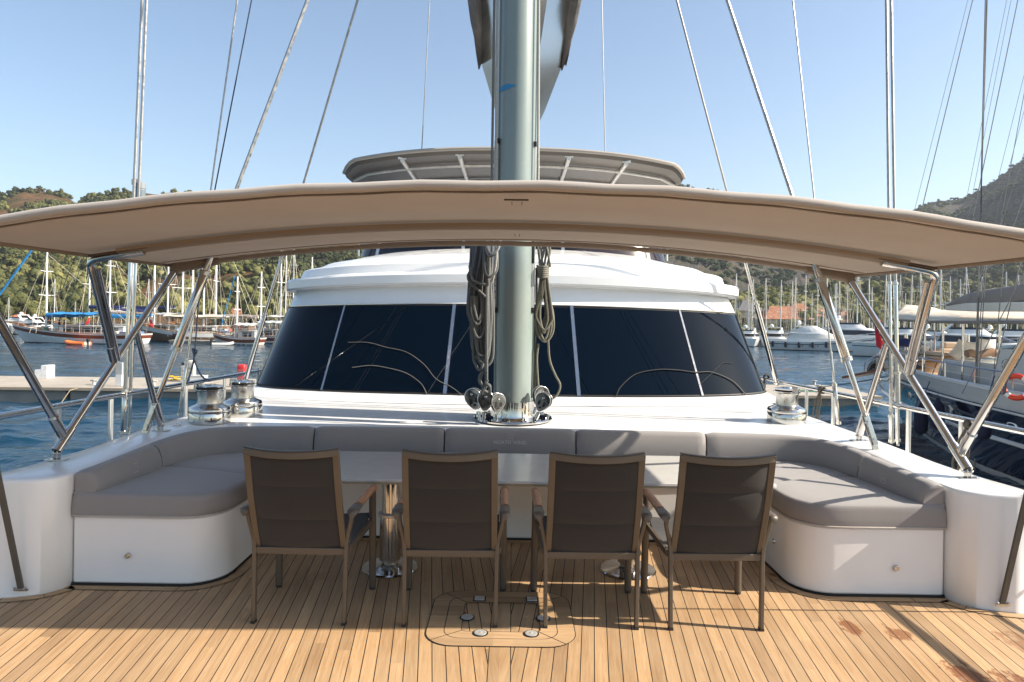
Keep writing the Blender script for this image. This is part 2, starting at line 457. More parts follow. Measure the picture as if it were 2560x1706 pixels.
def proj_u(p):
    d = p-CAM; return CU+F*d.dot(_r)/d.dot(_f)
def find_a(k, u):
    best = min((abs(proj_u(ringpt(k, a/2000))-u), a/2000) for a in range(-1900, 1901)); return best[1]
# 3 mm proud black surround, panes over it
mb = MB(); rows = band(.0, .985, -1.5, 1.5, .004, 90); mb.loft(rows, False, False); mb.build('window_surround', BLACK, house)
cuts = [-1.5]+[(find_a('B', b), find_a('C', c)) for b, c in ((804, 865), (1112, 1137), (1447, 1428), (1756, 1696))]+[1.5]
def cut_at(i, t):
    c = cuts[i]; return c if not isinstance(c, tuple) else lerp(c[0], c[1], t)
for i in range(5):
    rows = []
    for j in range(7):
        t = lerp(.02, .955, j/6); g = .0045
        rows.append(band(t, t, cut_at(i, t)+g, cut_at(i+1, t)-g, .010, 30)[0])
    mb = MB(); mb.loft(rows, False, False); mb.build('window_pane', GLASS, house)
for i in range(1, 5):
    rows = []
    for j in range(7):
        t = lerp(.0, .97, j/6); a = cut_at(i, t); w = .0034
        r1 = band(t, t, a-w, a+w, .016, 2)[0]; r0 = band(t, t, a-w, a+w, .002, 2)[0]
        rows.append([r0[0], r1[0], r1[1], r1[2], r0[2]])
    mb = MB(); mb.loft(rows, False, False); mb.build('mullion', STEEL, house)
for t in (.975, .0):
    mb = MB(); mb.tube(band(t, t, -1.35, 1.35, .012, 90)[0], .006, 6); mb.build('window_trim', STEEL if t > .5 else BLACK, house)
# curved window reflections, built as thin pale and black tubes on the glass
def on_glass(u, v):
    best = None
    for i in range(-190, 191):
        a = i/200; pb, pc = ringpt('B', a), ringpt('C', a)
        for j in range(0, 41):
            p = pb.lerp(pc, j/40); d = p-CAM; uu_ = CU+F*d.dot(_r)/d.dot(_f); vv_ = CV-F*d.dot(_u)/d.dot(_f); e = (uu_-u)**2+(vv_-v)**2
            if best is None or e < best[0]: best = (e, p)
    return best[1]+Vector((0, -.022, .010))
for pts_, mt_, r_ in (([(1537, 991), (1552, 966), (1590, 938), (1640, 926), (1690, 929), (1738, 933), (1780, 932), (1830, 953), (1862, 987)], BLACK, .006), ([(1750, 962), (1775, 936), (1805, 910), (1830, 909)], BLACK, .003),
    ([(870, 857), (920, 861), (965, 868), (1015, 885), (1060, 910), (1090, 948), (1125, 968), (1152, 988)], simple('pale_reflection', (.16, .145, .12), .5), .0035), ([(880, 918), (930, 917), (975, 921), (1020, 938), (1052, 962), (1066, 986)], simple('pale_reflection', (.16, .145, .12), .5), .004)):
    mb = MB(); mb.tube(smooth_path([on_glass(*q) for q in pts_], 5), r_, 6); mb.build('reflection_curve', mt_, house)
# flybridge windscreen
mb = MB()
pts0 = [Vector((2.62*math.sin(a), 10.7+1.1*(1-math.cos(a)), 2.63-.03*math.sin(a)**2)) for a in [R(-88+176*i/30) for i in range(31)]]
pts1 = [p+Vector((p.x*-.02, .12, .36)) for p in pts0]
mb.loft([pts0, pts1, [p+Vector((0, .03, 0)) for p in pts1], [p+Vector((0, .03, 0)) for p in pts0]], False, False)
ws = mb.build('windscreen', simple('smoked_acrylic', (.022, .016, .02), .12), house)
mb = MB()
for i in (5, 12, 18, 25): mb.bar(pts0[i]+Vector((0, -.012, -.02)), pts1[i]+Vector((0, -.012, 0)), .05, .02, (0, 1, 0))
mb.build('windscreen_post', GEL, ws)
# moulded strips running from the posts down over the roof
mb = MB()
for u0 in (1102-20, 935, 1459, 1630):
    a = find_a('H', u0)
    mb.loft([[ringpt(k, a-.008)+Vector((0, -.003, .004)), ringpt(k, a+.008)+Vector((0, -.003, .004))] for k in ('G2', 'H')], False, False)
mb.build('roof_strip', GEL, house)

# ---- sofa
sofa = thing('sofa', 'U-shaped built-in sofa with grey cushions on a glossy white base', 'sofa', (0, 5, 0))
def front_half(o=0):   # centre to right; o = outset
    p = [(0, 4.93-o), (.5, 4.93-o), (1.0, 4.93-o), (1.5-o, 4.93-o)]
    r = .14; p += [(1.70-o-r+0+r*math.sin(R(a)), 4.93-o-r+r*math.cos(R(a))) for a in (0, 30, 60, 90)]
    p += [(1.70-o, 4.62), (1.70-o, 4.4)]
    r = .22+o; cx, cy = 1.92, 4.22
    p += [(cx-r*math.cos(R(a)), cy-r*math.sin(R(a))) for a in (0, 15, 30, 45, 60, 75, 90)]
    p += [(2.15, 4.0-o), (2.35, 4.0-o), (2.553, 4.0-o)]
    return p
fh = front_half(0)
outline = [(-x, y) for x, y in fh[::-1]]+fh[1:]
back = [(2.556, 4.3), (2.563, 5.0), (2.45, 5.45), (2.2, 5.58), (0, 5.60), (-2.2, 5.58), (-2.45, 5.45), (-2.563, 5.0), (-2.556, 4.3)]
mb = MB(); mb.prism(outline+back, .012, .406)
base = mb.build('sofa_base', GEL, sofa, bevel=.012, ang=50)
mb = MB(); mb.prism([(x*1.0015, y-.004) for x, y in outline]+back, .001, .016); mb.build('base_caulk', CAULK, sofa)
for (u, v, yy, xx) in ((319, 1390, 3.99, None), (2241, 1421, 3.99, None), (631, 1328, None, -1.70), (1935, 1353, None, 1.70)):
    p = PY(u, v, yy) if yy else PX(u, v, xx)
    M = Matrix.Translation(p) @ (Matrix.Rotation(R(90), 4, 'X') if yy else Matrix.Rotation(R(-90 if xx > 0 else 90), 4, 'Y'))
    mb = MB(); mb.lathe([(.0165, -.01), (.0165, .004), (.014, .008), (.011, .0085), (.010, .005), (.003, .005), (.002, .006)], 20, M)
    mb.build('locker_latch', STEEL, sofa)
# seat cushions: front path paired with wall path
def seat_z(y): return .537-.035*sstep((y-4.0)/1.5)
fk = [(0, 4.92), (1.0, 4.92), (1.5, 4.92), (1.63, 4.88), (1.685, 4.78), (1.69, 4.6), (1.69, 4.40), (1.695, 4.20), (1.735, 4.09), (1.81, 4.015), (1.93, 3.985), (2.2, 3.985), (2.40, 3.985), (2.55, 3.985)]
wk = [(0, 5.60), (1.2, 5.60), (1.9, 5.56), (2.30, 5.48), (2.50, 5.28), (2.555, 4.9), (2.555, 4.66), (2.555, 4.45), (2.555, 4.32), (2.555, 4.2), (2.555, 4.13), (2.555, 4.06), (2.555, 4.02), (2.555, 3.995)]
fp = smooth_path([(x, y, 0) for x, y in fk], 5); wp = smooth_path([(x, y, 0) for x, y in wk], 5)
def seat_ring(f, w, shrink=0):
    n = w-f; L = n.length; n.normalize(); zb, r = .409, .035
    zt = lambda p: seat_z(p.y)-shrink
    out = [f+n*.012+Vector((0, 0, zb)), f+Vector((0, 0, zb+.012))]
    out.append(f-n*.004+Vector((0, 0, zb+.05)))
    out.append(f+Vector((0, 0, zt(f)-r)))
    for k in (30, 60, 90): out.append(f+n*(r*(1-math.cos(R(k))))+Vector((0, 0, zt(f)-r+r*math.sin(R(k)))))
    for k in (.15, .3, .5, .7, .85, 1):
        p = f+n*(r+(L-r)*k); out.append(Vector((p.x, p.y, zt(p)+.012*math.sin(math.pi*min(1, k*1.0)))))
    out.append(w+Vector((0, 0, zb)))
    return out
def make_seg(i0, i1, mirror=1):
    rs = []
    for i in range(i0, i1+1):
        sh = .010 if i in (i0, i1) else 0
        f = fp[i].copy(); w = wp[i].copy()
        if i == i0: f = f.lerp(fp[i+1], .06 if i0 > 0 or mirror != 0 else 0); w = w.lerp(wp[i+1], .06)
        rs.append([Vector((p.x*mirror, p.y, p.z)) for p in seat_ring(f, w, sh)])
    mb = MB(); mb.loft(rs, True, True); return mb
NSEG = [(0, 12, 'seat_cushion'), (12, 25, 'seat_cushion'), (25, len(fp)-1, 'seat_cushion')]
for m in (1, -1):
    for (a, b, nm) in NSEG:
        make_seg(a, b, m).build(nm, CUSHION, sofa, ang=60, bevel=0)
    # welt seams following the front edge and the bottom hem
    ws = []
    for (x, y) in ((1.86, 5.40), (1.87, 5.0), (1.88, 4.7), (1.885, 4.45), (1.90, 4.27), (1.95, 4.20), (2.05, 4.175), (2.25, 4.17), (2.42, 4.17)):
        ws.append(Vector((x*m, y, seat_z(y)+.0045)))
    ws = smooth_path(ws, 5)
    mb = MB(); mb.tube([Vector((p.x*m, p.y, .411)) for p in fp[3:]], .005, 6)
    mb.build('seat_piping', PIPING, sofa)
# back cushions
def wall_s(path, s):
    """point & tangent at arclength s"""
    acc = 0
    for i in range(len(path)-1):
        d = (path[i+1]-path[i]).length
        if acc+d >= s: return path[i].lerp(path[i+1], (s-acc)/d), (path[i+1]-path[i]).normalized()
        acc += d
    return path[-1], (path[-1]-path[-2]).normalized()
Wc = [Vector((x, y, 0)) for x, y in ((0, 5.605), (1.0, 5.60), (1.9, 5.55), (2.28, 5.47), (2.47, 5.28), (2.545, 5.0), (2.55, 4.6), (2.548, 4.25), (2.548, 3.995))]
Wc = smooth_path(Wc, 8)
LT = sum((Wc[i+1]-Wc[i]).length for i in range(len(Wc)-1))
def back_cushion(s0, s1, m, full=False):
    N = 28; rings = []
    for i in range(N+1):
        s = lerp(s0, s1, i/N)
        if s >= 0: p, t = wall_s(Wc, s)
        else:
            p, t = wall_s(Wc, -s); p = Vector((-p.x, p.y, 0)); t = Vector((t.x, -t.y, 0))
        n = Vector((t.y, -t.x, 0))                       # towards the seats
        if n.y > 0 and abs(n.y) > abs(n.x): n = -n
        if abs(n.x) > abs(n.y) and n.x*p.x > 0: n = -n
        e = min(i, N-i)/N*abs(s1-s0); sq = .014*(1-sstep(e/.045))       # soft ends
        zb = seat_z(p.y)+.006; zt = zshelf(p.y)+.020-sq; T = .135-sq
        prof = [(.002, zb), (T*.97, zb), (T, zb+.02), (T*.93, lerp(zb, zt, .5)), (T*.80, zt-.035), (T*.70, zt-.014), (T*.52, zt-.003), (T*.3, zt), (.004, zt-.012)]
        rings.append([Vector(((p.x+n.x*a)*m, p.y+n.y*a, z)) for a, z in prof])
    mb = MB(); mb.loft(rings, True, True); return mb
g = .006
segs = [(-.60, .52, 1), (.52, 1.60, 1), (1.60, LT-1.35+.2, 1), (LT-1.15, LT-.62, 1), (LT-.62, LT, 1)]
for m in (1, -1):
    cs = [(.53, 1.58), (1.58, LT-.78), (LT-.78, LT)]
    for a, b in cs:
        back_cushion(a+g, b-g, m).build('back_cushion', CUSHION, sofa, ang=70)
cen = back_cushion(-.53+g, .53-g, 1).build('back_cushion', CUSHION, sofa, ang=70)
def text_mesh(txt, size, mat, M, name, parent, ext=.0008, sx=1):
    cu = bpy.data.curves.new(name, 'FONT'); cu.body = txt; cu.size = size; cu.align_x = 'CENTER'; cu.align_y = 'CENTER'; cu.extrude = ext
    o = bpy.data.objects.new(name, cu); COL.objects.link(o)
    dg = bpy.context.evaluated_depsgraph_get(); me = bpy.data.meshes.new_from_object(o.evaluated_get(dg))
    bpy.data.objects.remove(o); bpy.data.curves.remove(cu)
    mb = MB(); mb.add([(v.co.x*sx, v.co.y, v.co.z) for v in me.vertices], [tuple(p.vertices) for p in me.polygons], M)
    bpy.data.meshes.remove(me)
    return mb.build(name, mat, parent, smooth=False)
THREAD = simple('grey_thread', (.50, .49, .48), .6)
def emblem(M, parent, s=.045):
    mb = MB(); t = .0022
    for a, b in (((-s/2, 0), (t, s)), ((s/2, 0), (t, s)), ((0, s/2), (s, t)), ((0, -s/2), (s, t))): mb.box((a[0], a[1], 0), (b[0], b[1], .001), M=M)
    mb.box((-s*.18, 0, 0), (t, s*.5, .001), M=M); mb.box((s*.18, 0, 0), (t, s*.5, .001), M=M); mb.bar(M @ Vector((-s*.18, s*.25, 0)), M @ Vector((s*.18, -s*.25, 0)), t, .001, M.to_3x3() @ Vector((0, 0, 1)))
    mb.build('embroidered_emblem', THREAD, parent, smooth=False)
Mf = Matrix.Translation((.0, 5.4815, .628)) @ Matrix.Rotation(R(84), 4, 'X')
emblem(Mf @ Matrix.Translation((0, .016, 0)), cen, .042)
text_mesh('NORTH WIND', .040, THREAD, Mf @ Matrix.Translation((0, -.024, .001)), 'embroidered_name', cen, .0004)
for m in (1, -1):
    p = Vector((m*(2.548-.128), 4.42, .600)); 
    Me = Matrix.Translation(p) @ Matrix.Rotation(R(-90*m), 4, 'Z') @ Matrix.Rotation(R(83), 4, 'X')
    emblem(Me, sofa, .055)

# ---- margin boards along the furniture (4 mm above the deck), with caulk line
mb = MB(); mc = MB()
path = [Vector((x, y, 0)) for x, y in outline[0:]]
nose_r = [Vector((p.x, p.y, 0)) for p in kw[::2] if p.y < 3.99]; nose_r = nose_r+[Vector((2.9, 3.79, 0)), Vector((3.3, 3.80, 0))]
path = [Vector((-p.x, p.y, 0)) for p in nose_r[::-1]]+path+nose_r
def offs(path, d):
    out = []
    for i, p in enumerate(path):
        a = path[max(0, i-1)]; b = path[min(len(path)-1, i+1)]; t = (b-a).normalized(); n = Vector((t.y, -t.x, 0)); out.append(p+n*d)
    return out
pa, pb, pc, pd = offs(path, .010), offs(path, .0115), offs(path, .068), offs(path, .0705)
for i in range(len(path)-1):
    n = len(mb.v); mb.add([(*pa[i][:2], .004), (*pa[i+1][:2], .004), (*pc[i+1][:2], .004), (*pc[i][:2], .004)], [(0, 1, 2, 3)])
    mc.add([(*pc[i][:2], .0042), (*pc[i+1][:2], .0042), (*pd[i+1][:2], .0042), (*pd[i][:2], .0042)], [(0, 1, 2, 3)])
for k in (3, 12, 22, 30, 44, 56, 63):
    if k < len(path): mc.bar((*pa[k][:2], .0046), (*pc[k][:2], .0046), .003, .001)
mg = mb.build('margin_board', TEAKB, smooth=False); mg.data.update(); structure(mg)
o = mc.build('margin_caulk', CAULK, smooth=False, parent=mg)

# ---- deck hatch
def rrect(cx, cy, hx, hy, r, n=7):
    pts = []
    for (sx, sy, a0) in ((1, 1, 0), (-1, 1, 90), (-1, -1, 180), (1, -1, 270)):
        for i in range(n+1):
            a = R(a0+90*i/n); pts.append((cx+sx*(hx-r)+r*math.cos(a), cy+sy*(hy-r)+r*math.sin(a)))
    return pts
hatch = thing('deck_hatch', 'flush teak hatch with rounded border let into the deck', 'hatch', (-.034, 3.655, 0))
def ringplate(p0, p1, z, mb):
    n = len(p0); mb.add([(*p, z) for p in p0]+[(*p, z) for p in p1], [(i, (i+1) % n, (i+1) % n+n, i+n) for i in range(n)])
HX, HY = -.034, 3.655
R0 = rrect(HX, HY, .382, .335, .15); R0b = rrect(HX, HY, .378, .331, .147); R1 = rrect(HX, HY, .292, .255, .09); R1b = rrect(HX, HY, .288, .251, .088)
R2 = rrect(HX, HY, .205, .180, .035); R2b = rrect(HX, HY, .2015, .1765, .033)
mb = MB(); ringplate(R0b, R1, .0045, mb); ringplate(R1b, R2, .0045, mb); o = mb.build('hatch_border', TEAKB, hatch, smooth=False)
mb = MB(); ringplate(R0, R0b, .0046, mb); ringplate(R1, R1b, .0046, mb); ringplate(R2, R2b, .0046, mb)
for a, b in ((R0, R2),):
    for q in (3, 11, 19, 27): mb.bar((*a[q], .0052), (*b[q], .0052), .003, .0008)
mb.build('hatch_caulk', CAULK, hatch, smooth=False)
for (u, v, sq) in ((1199, 1497, 1), (1330, 1499, 1), (1168, 1544, 0), (1358, 1546, 0), (1201, 1583, 0), (1328, 1585, 0)):
    p = PZ(u, v, .006)
    mb = MB(); 
    if sq: mb.box((p.x, p.y, .0055), (.072, .068, .003)); mb.build('hinge_recess', BLACK, hatch, smooth=False); mb = MB(); mb.box((p.x, p.y, .0085), (.056, .052, .004)); mb.build('hinge_plate', simple('worn_plate', (.62, .60, .56), .45, .5), hatch, bevel=.001)
    else:
        mb.lathe([(.040, 0), (.040, .0025)], 24, Matrix.Translation((p.x, p.y, .005))); mb.build('latch_recess', BLACK, hatch); mb = MB()
        mb.lathe([(.032, 0), (.032, .003), (.026, .005), (.016, .003), (.012, .003), (.009, .005), (.0, .005)], 24, Matrix.Translation((p.x, p.y, .007))); mb.build('flush_latch', simple('worn_plate', (.62, .60, .56), .45, .5), hatch)

# ============================================================ table
tab = thing('dining_table', 'long pale stone-topped dining table on two chrome pedestals', 'table', (0, 4.45, 0))
ZT = .640
def corner(u, v): p = PZ(u, v, ZT); return (p.x, p.y)
c = [corner(620, 1197), corner(1953, 1216), corner(1765, 1139), corner(835, 1132)]
c = [(-1.555, 4.03), (1.585, 4.03), (1.585, 4.86), (-1.555, 4.86)]
mb = MB(); mb.prism([(x, y) for x, y in rrect((c[0][0]+c[1][0])/2, 4.445, (c[1][0]-c[0][0])/2, .415, .03, 4)], ZT-.018, ZT)
mb.build('table_top', TABLE, tab, bevel=.003)
mb = MB(); mb.box((.015, 4.46, ZT-.036), (2.9, .68, .034)); mb.build('table_frame', OFFW, tab, bevel=.004)
for (px, py) in ((-.755, 4.35), (.765, 4.37)):
    mb = MB(); T = Matrix.Translation((px, py, 0))
    mb.lathe([(.175, 0), (.178, .006), (.172, .014), (.13, .020), (.075, .026), (.05, .035), (.045, .10), (.0, .10)], 40, T); fl = mb.build('pedestal_foot', STEEL, tab)
    mb = MB(); mb.lathe([(.054, .055), (.067, .058), (.067, .34), (.069, .342), (.069, .352), (.055, .354), (.055, .59), (.0, .59)], 36, T); mb.build('pedestal_column', STEEL, tab)
    mb = MB(); mb.lathe([(.072, .335), (.078, .338), (.078, .354), (.072, .357)], 30, T); mb.bar((px+.07, py-.03, .345), (px+.13, py-.05, .345), .012, .012); mb.build('pedestal_collar', OFFW if False else simple('satin_ring', (.55, .52, .47), .35, .6), tab)

# ============================================================ chairs (rear legs at y=0, front at y=+.47, faces +y)
def make_chair():
    t = thing('dining_chair', '', 'chair')
    # rear uprights: flat bar, splays out from seat to arm
    for s in (-1, 1):
        path = smooth_path([(s*.236, -.005, .012), (s*.238, 0, .2), (s*.240, .005, .40), (s*.250, .0, .47), (s*.266, -.008, .54), (s*.268, -.01, .585)], 4)
        mb = MB(); rings = []
        for p in path:
            w, h = .020, .032
            rings.append([p+Vector((-w/2, -h/2, 0)), p+Vector((w/2, -h/2, 0)), p+Vector((w/2, h/2, 0)), p+Vector((-w/2, h/2, 0))])
        mb.loft(rings, True, True); lg = mb.build('rear_leg', CHAIR, t, bevel=.003)
        mb = MB(); mb.box((s*.236, -.005, .006), (.022, .034, .012)); mb.build('leg_foot', FOOT, lg)
        mb = MB(); mb.tube([(s*.277, .468, .012), (s*.275, .462, .30), (s*.272, .455, .592)], .0165, 14, sx=1.25); lg = mb.build('front_leg', CHAIR, t)
        mb = MB(); mb.lathe([(.018, 0), (.018, .014)], 12, Matrix.Translation((s*.277, .468, 0))); mb.build('leg_foot', FOOT, lg)
        # arm: metal ends + teak top
        mb = MB(); rings = []
        for y, w, z in ((-.045, .030, .590), (-.035, .052, .600), (.0, .058, .603), (.06, .050, .604), (.09, .046, .604)):
            rings.append([Vector((s*.278-w/2, y, z-.002)), Vector((s*.278-w/2, y, z-.014)), Vector((s*.278-w*.25, y, z-.026)), Vector((s*.278+w*.25, y, z-.026)), Vector((s*.278+w/2, y, z-.014)), Vector((s*.278+w/2, y, z-.002)), Vector((s*.278, y, z+.004))])
        mb.loft(rings, True, True); arm = mb.build('armrest', CHAIR, t, ang=50)
        mb = MB(); rings = []
        for y, w, z in ((.088, .046, .606), (.2, .044, .609), (.34, .044, .610), (.455, .042, .606), (.478, .034, .602)):
            rings.append([Vector((s*.277+dx*w, y, z+dz)) for dx, dz in ((-.5, -.004), (-.5, -.018), (.5, -.018), (.5, -.004), (.3, .003), (0, .006), (-.3, .003))])
        mb.loft(rings, True, True); mb.build('arm_pad', ARMW, arm, ang=50)
        mb = MB(); mb.bar((s*.250, .02, .385), (s*.270, .455, .40), .018, .034); mb.build('side_rail', CHAIR, t, bevel=.002)
    # back frame: leaning away from the seat, curved top rail
    def bp(x, h, dy=0):  # h 0..1 up the back
        return Vector((x, .030-.185*h-.03*math.sin(math.pi*h)*.6+.0+dy-.045*(1-(x/.235)**2)*(.35+.65*h), .36+.575*h-.012*(1-(x/.235)**2)*(h > .9)))
    mb = MB()
    for s in (-1, 1):
        rings = []
        for i in range(9):
            h = i/8; hw = lerp(.225, .222, h); p = bp(s*hw, h)
            w, d = lerp(.030, .034, h), .022
            rings.append([p+Vector((-w/2, -d/2, 0)), p+Vector((w/2, -d/2, 0)), p+Vector((w/2, d/2, 0)), p+Vector((-w/2, d/2, 0))])
        mb.loft(rings, True, True)
    rings = []
    for i in range(13):
        x = lerp(-.238, .238, i/12); p = bp(x*.985, 1.0)
        rings.append([p+Vector((0, -.011, -.030)), p+Vector((0, -.011, .004)), p+Vector((0, .011, .004)), p+Vector((0, .011, -.030))])
    mb.loft(rings, True, True)
    mb.build('back_frame', CHAIR, t, bevel=.003, ang=45)
    mb = MB(); rings = []
    for i in range(13):
        x = lerp(-.240, .240, i/12); p = bp(x*.98, 1.0); rings.append([p+Vector((0, -.0125, .0035)), p+Vector((0, -.0125, .0105)), p+Vector((0, .0125, .0105)), p+Vector((0, .0125, .0035))])
    mb.loft(rings, True, True); mb.build('top_cap', simple('black_trim', (.03, .027, .025), .4), t)
    mb = MB(); mb.bar((-.232, .01, .375), (.232, .01, .375), .030, .036); mb.build('cross_rail', CHAIR, t, bevel=.003)
    # sling back in three padded panels
    lev = [.055, .345, .665, .955]
    for k in range(3):
        rows = []
        for i in range(9):
            h = lerp(lev[k], lev[k+1], i/8); row = []
            puff = .0065*math.sin(math.pi*i/8)**.5 if 0 < i < 8 else -.002
            for j in range(15):
                x = lerp(-.209, .209, j/14); row.append(bp(x, h, -.002-puff*(1-(x/.215)**6)))
            rows.append(row)
        back2 = [[p+Vector((0, .010, 0)) for p in row] for row in rows]
        mb = MB(); mb.loft(rows, False, False); mb.loft(back2, False, False, True)
        mb.build('back_sling', SLING, t)
    mb = MB(); rings = []
    for i in range(9):
        y = lerp(.045, .50, i/8); z = .405+.022*((i/8)-.3)**2*2-.012*math.sin(math.pi*i/8)+(.012 if i > 6 else 0)
        rings.append([Vector((x, y, z-.012*(1-(x/.25)**2)+dz)) for x, dz in [(-.250, 0), (-.15, 0), (0, 0), (.15, 0), (.250, 0), (.250, -.018), (0, -.018), (-.250, -.018)]])
    mb.loft(rings, True, True); mb.build('seat_sling', SLINGB, t, ang=60)
    mb = MB(); mb.tube([(-.268, .44, .40), (.268, .44, .40)], .012, 10); mb.build('front_rail', CHAIR, t)
    return t
ch0 = make_chair()
CH = [(-1.083, 3.55, -.02, 'leftmost of the four taupe dining chairs, beside the left sofa arm'),
      (-.300, 3.545, .015, 'second taupe dining chair from the left, just left of the deck hatch'),
      (.432, 3.545, .01, 'third taupe dining chair from the left, just right of the deck hatch'),
      (1.082, 3.55, .012, 'rightmost of the four taupe dining chairs, next to the sunlit sofa arm')]
for i, (x, y, rz, lab) in enumerate(CH):
    c = ch0 if i == 0 else copy_tree(ch0)
    c.location = (x, y, 0.001); c.rotation_euler = (0, 0, rz); c['label'] = lab; c['group'] = 'dining chairs along the table'
# ============================================================ mast
MX, MY = .022, 6.15
zb = zshelf(MY)+.012
mast = thing('mast', 'thick grey-green yacht mast rising from a polished collar in front of the deckhouse', 'mast', (MX, MY, zb))
T0 = Matrix.Translation((MX, MY, zb))
mb = MB(); mb.lathe([(.178, .17), (.180, .6), (.178, 12), (.16, 22)], 48, T0, 1, 1.35); mb.build('mast_tube', MASTP, mast)
mb = MB(); mb.lathe([(.352, 0), (.354, .012), (.345, .022), (.25, .024), (.202, .03), (.197, .05), (.195, .168), (.180, .172)], 48, T0, 1, 1.12); mb.build('mast_collar', STEEL, mast)
mb = MB()
for k in range(14):
    a = 2*math.pi*k/14+.1; mb.lathe([(.014, 0), (.014, .012), (.006, .014)], 6, Matrix.Translation((MX+.32*math.cos(a), MY+.352*math.sin(a), zb+.02)))
mb.build('collar_bolt', STEEL, mast)
ptk = simple('white_track', (.66, .66, .63), .35); pbk = BLACK
def mvert(u, v0, v1, y, w, d, mat, name):
    a = PY(u, v0, y); b = PY(u, v1, y); x = (a.x+b.x)/2
    mb = MB(); mb.box((x, y, (a.z+b.z)/2), (w, d, abs(a.z-b.z))); return mb.build(name, mat, mast, bevel=.002)
mvert(1238, 352, 768, 6.03, .034, .03, ptk, 'sail_track'); mvert(1336, 360, 455, 6.03, .026, .03, ptk, 'sail_track'); mvert(1331, 660, 770, 6.02, .02, .03, ptk, 'sail_track')
mvert(1238, 770, 782, 6.03, .04, .035, pbk, 'track_stop'); mvert(1331, 770, 782, 6.02, .028, .035, pbk, 'track_stop'); mvert(1331, 600, 658, 6.02, .032, .04, pbk, 'track_car')
mvert(1244, 347, 358, 6.02, .04, .035, pbk, 'track_stop'); mvert(1337, 355, 367, 6.02, .034, .035, pbk, 'track_stop')
# grooves down the mast sides
for sx in (-1, 1):
    mb = MB(); mb.box((MX+sx*.163, MY-.105, 8.9), (.012, .02, 16.0)); mb.build('luff_groove', MASTP, mast)
# perforated rail dots
mb = MB()
for v in (405, 430, 455, 700, 715, 730, 745): p = PY(1238, v, 6.012); mb.lathe([(.005, 0), (.005, .004)], 8, Matrix.Translation(p) @ Matrix.Rotation(R(90), 4, 'X'))
mb.build('track_screw', BLACK, mast)
# blue tape wrapped part of the way round
mb = MB(); zc = PY(1262, 218, 5.95).z
rings = []
for i in range(13):
    a = R(lerp(200, 262, i/12)); w = .023 if i < 10 else .023*(.6 if i == 12 else .35)
    rings.append([Vector((MX+.182*math.cos(a), MY+.246*math.sin(a), zc-w)), Vector((MX+.182*math.cos(a), MY+.246*math.sin(a), zc+w))])
mb.loft(rings, False, False); mb.build('blue_tape', simple('blue_tape', (.01, .20, .42), .5), mast)
# halyards up the mast
for (u0, u1, mat, nm) in ((1236, 1228, ROPE, 'halyard'), (1244, 1238, ROPEW, 'halyard'), (1347, 1345, ROPEW, 'halyard')):
    a = PY(u0, 0, 5.98); b = PY(u1, 560, 5.98); mb = MB()
    d = (a-b); mb.tube([b, a, a+d*3], .0115, 8); mb.build(nm, mat, mast)
for u, v0, v1 in ((1221, 540, 600),): pass
# blocks at the collar
def block(u, v, y, tilt, yaw, mat, nm='turning_block', s=1.0):
    c = PY(u, v, y); M = Matrix.Translation(c) @ Matrix.Rotation(yaw, 4, 'Z') @ Matrix.Rotation(tilt, 4, 'Y')
    out = []
    for a in range(0, 360, 15):
        rr = .062; x, z = rr*math.cos(R(a)), rr*math.sin(R(a))+.03
        if z < .0: x *= max(.35, 1+z*7); z *= 1.9
        out.append((x*s, z*s))
    Mx = M @ Matrix.Rotation(R(90), 4, 'X')
    root = None
    for k, yy in enumerate((-.026, .020)):
        mb = MB(); mb.prism(out, -yy-.006, -yy, Mx); o = mb.build('block_cheek', mat, mast, bevel=.002)
        if k == 0: root = o
    mb = MB(); mb.prism([(x*.92, z*.92+.002) for x, z in out], -.020, .026, Mx); mb.build('block_sheave', BLACK, mast)
    mb = MB()
    for (x, z, w, h) in ((-.020, .008, .010, .020), (.020, .008, .010, .020), (0, -.022, .012, .008)):
        mb.lathe([(1, 0), (1, .003)], 14, Mx @ Matrix.Translation((x*s, z*s-.005, .0255)) @ Matrix.Diagonal((w*s, h*s, 1, 1)))
    mb.build('block_slot', BLACK, root)
    mb = MB(); mb.lathe([(.012, 0), (.012, .006), (.006, .008), (.0, .004)], 12, Mx @ Matrix.Translation((0, .048*s, .024))); mb.build('block_pin', STEEL, root)
    mb = MB(); mb.tube([M @ Vector((0, 0, -.075*s)), M @ Vector((0, 0, -.13*s))], .016, 10); mb.build('block_shackle', STEEL, mast)
CHEEK = simple('block_aluminium', (.62, .62, .60), .3, .85)
block(1187, 1003, 5.88, R(-18), R(-18), CHEEK, s=1.25); block(1213, 1008, 5.82, R(4), R(4), CHEEK, s=1.15); block(1243, 1012, 5.84, R(3), R(28), CHEEK, s=1.1)
block(1349, 995, 5.95, R(20), R(20), CHEEK, s=1.15); block(1356, 1010, 5.84, R(22), R(-24), CHEEK, s=1.15)
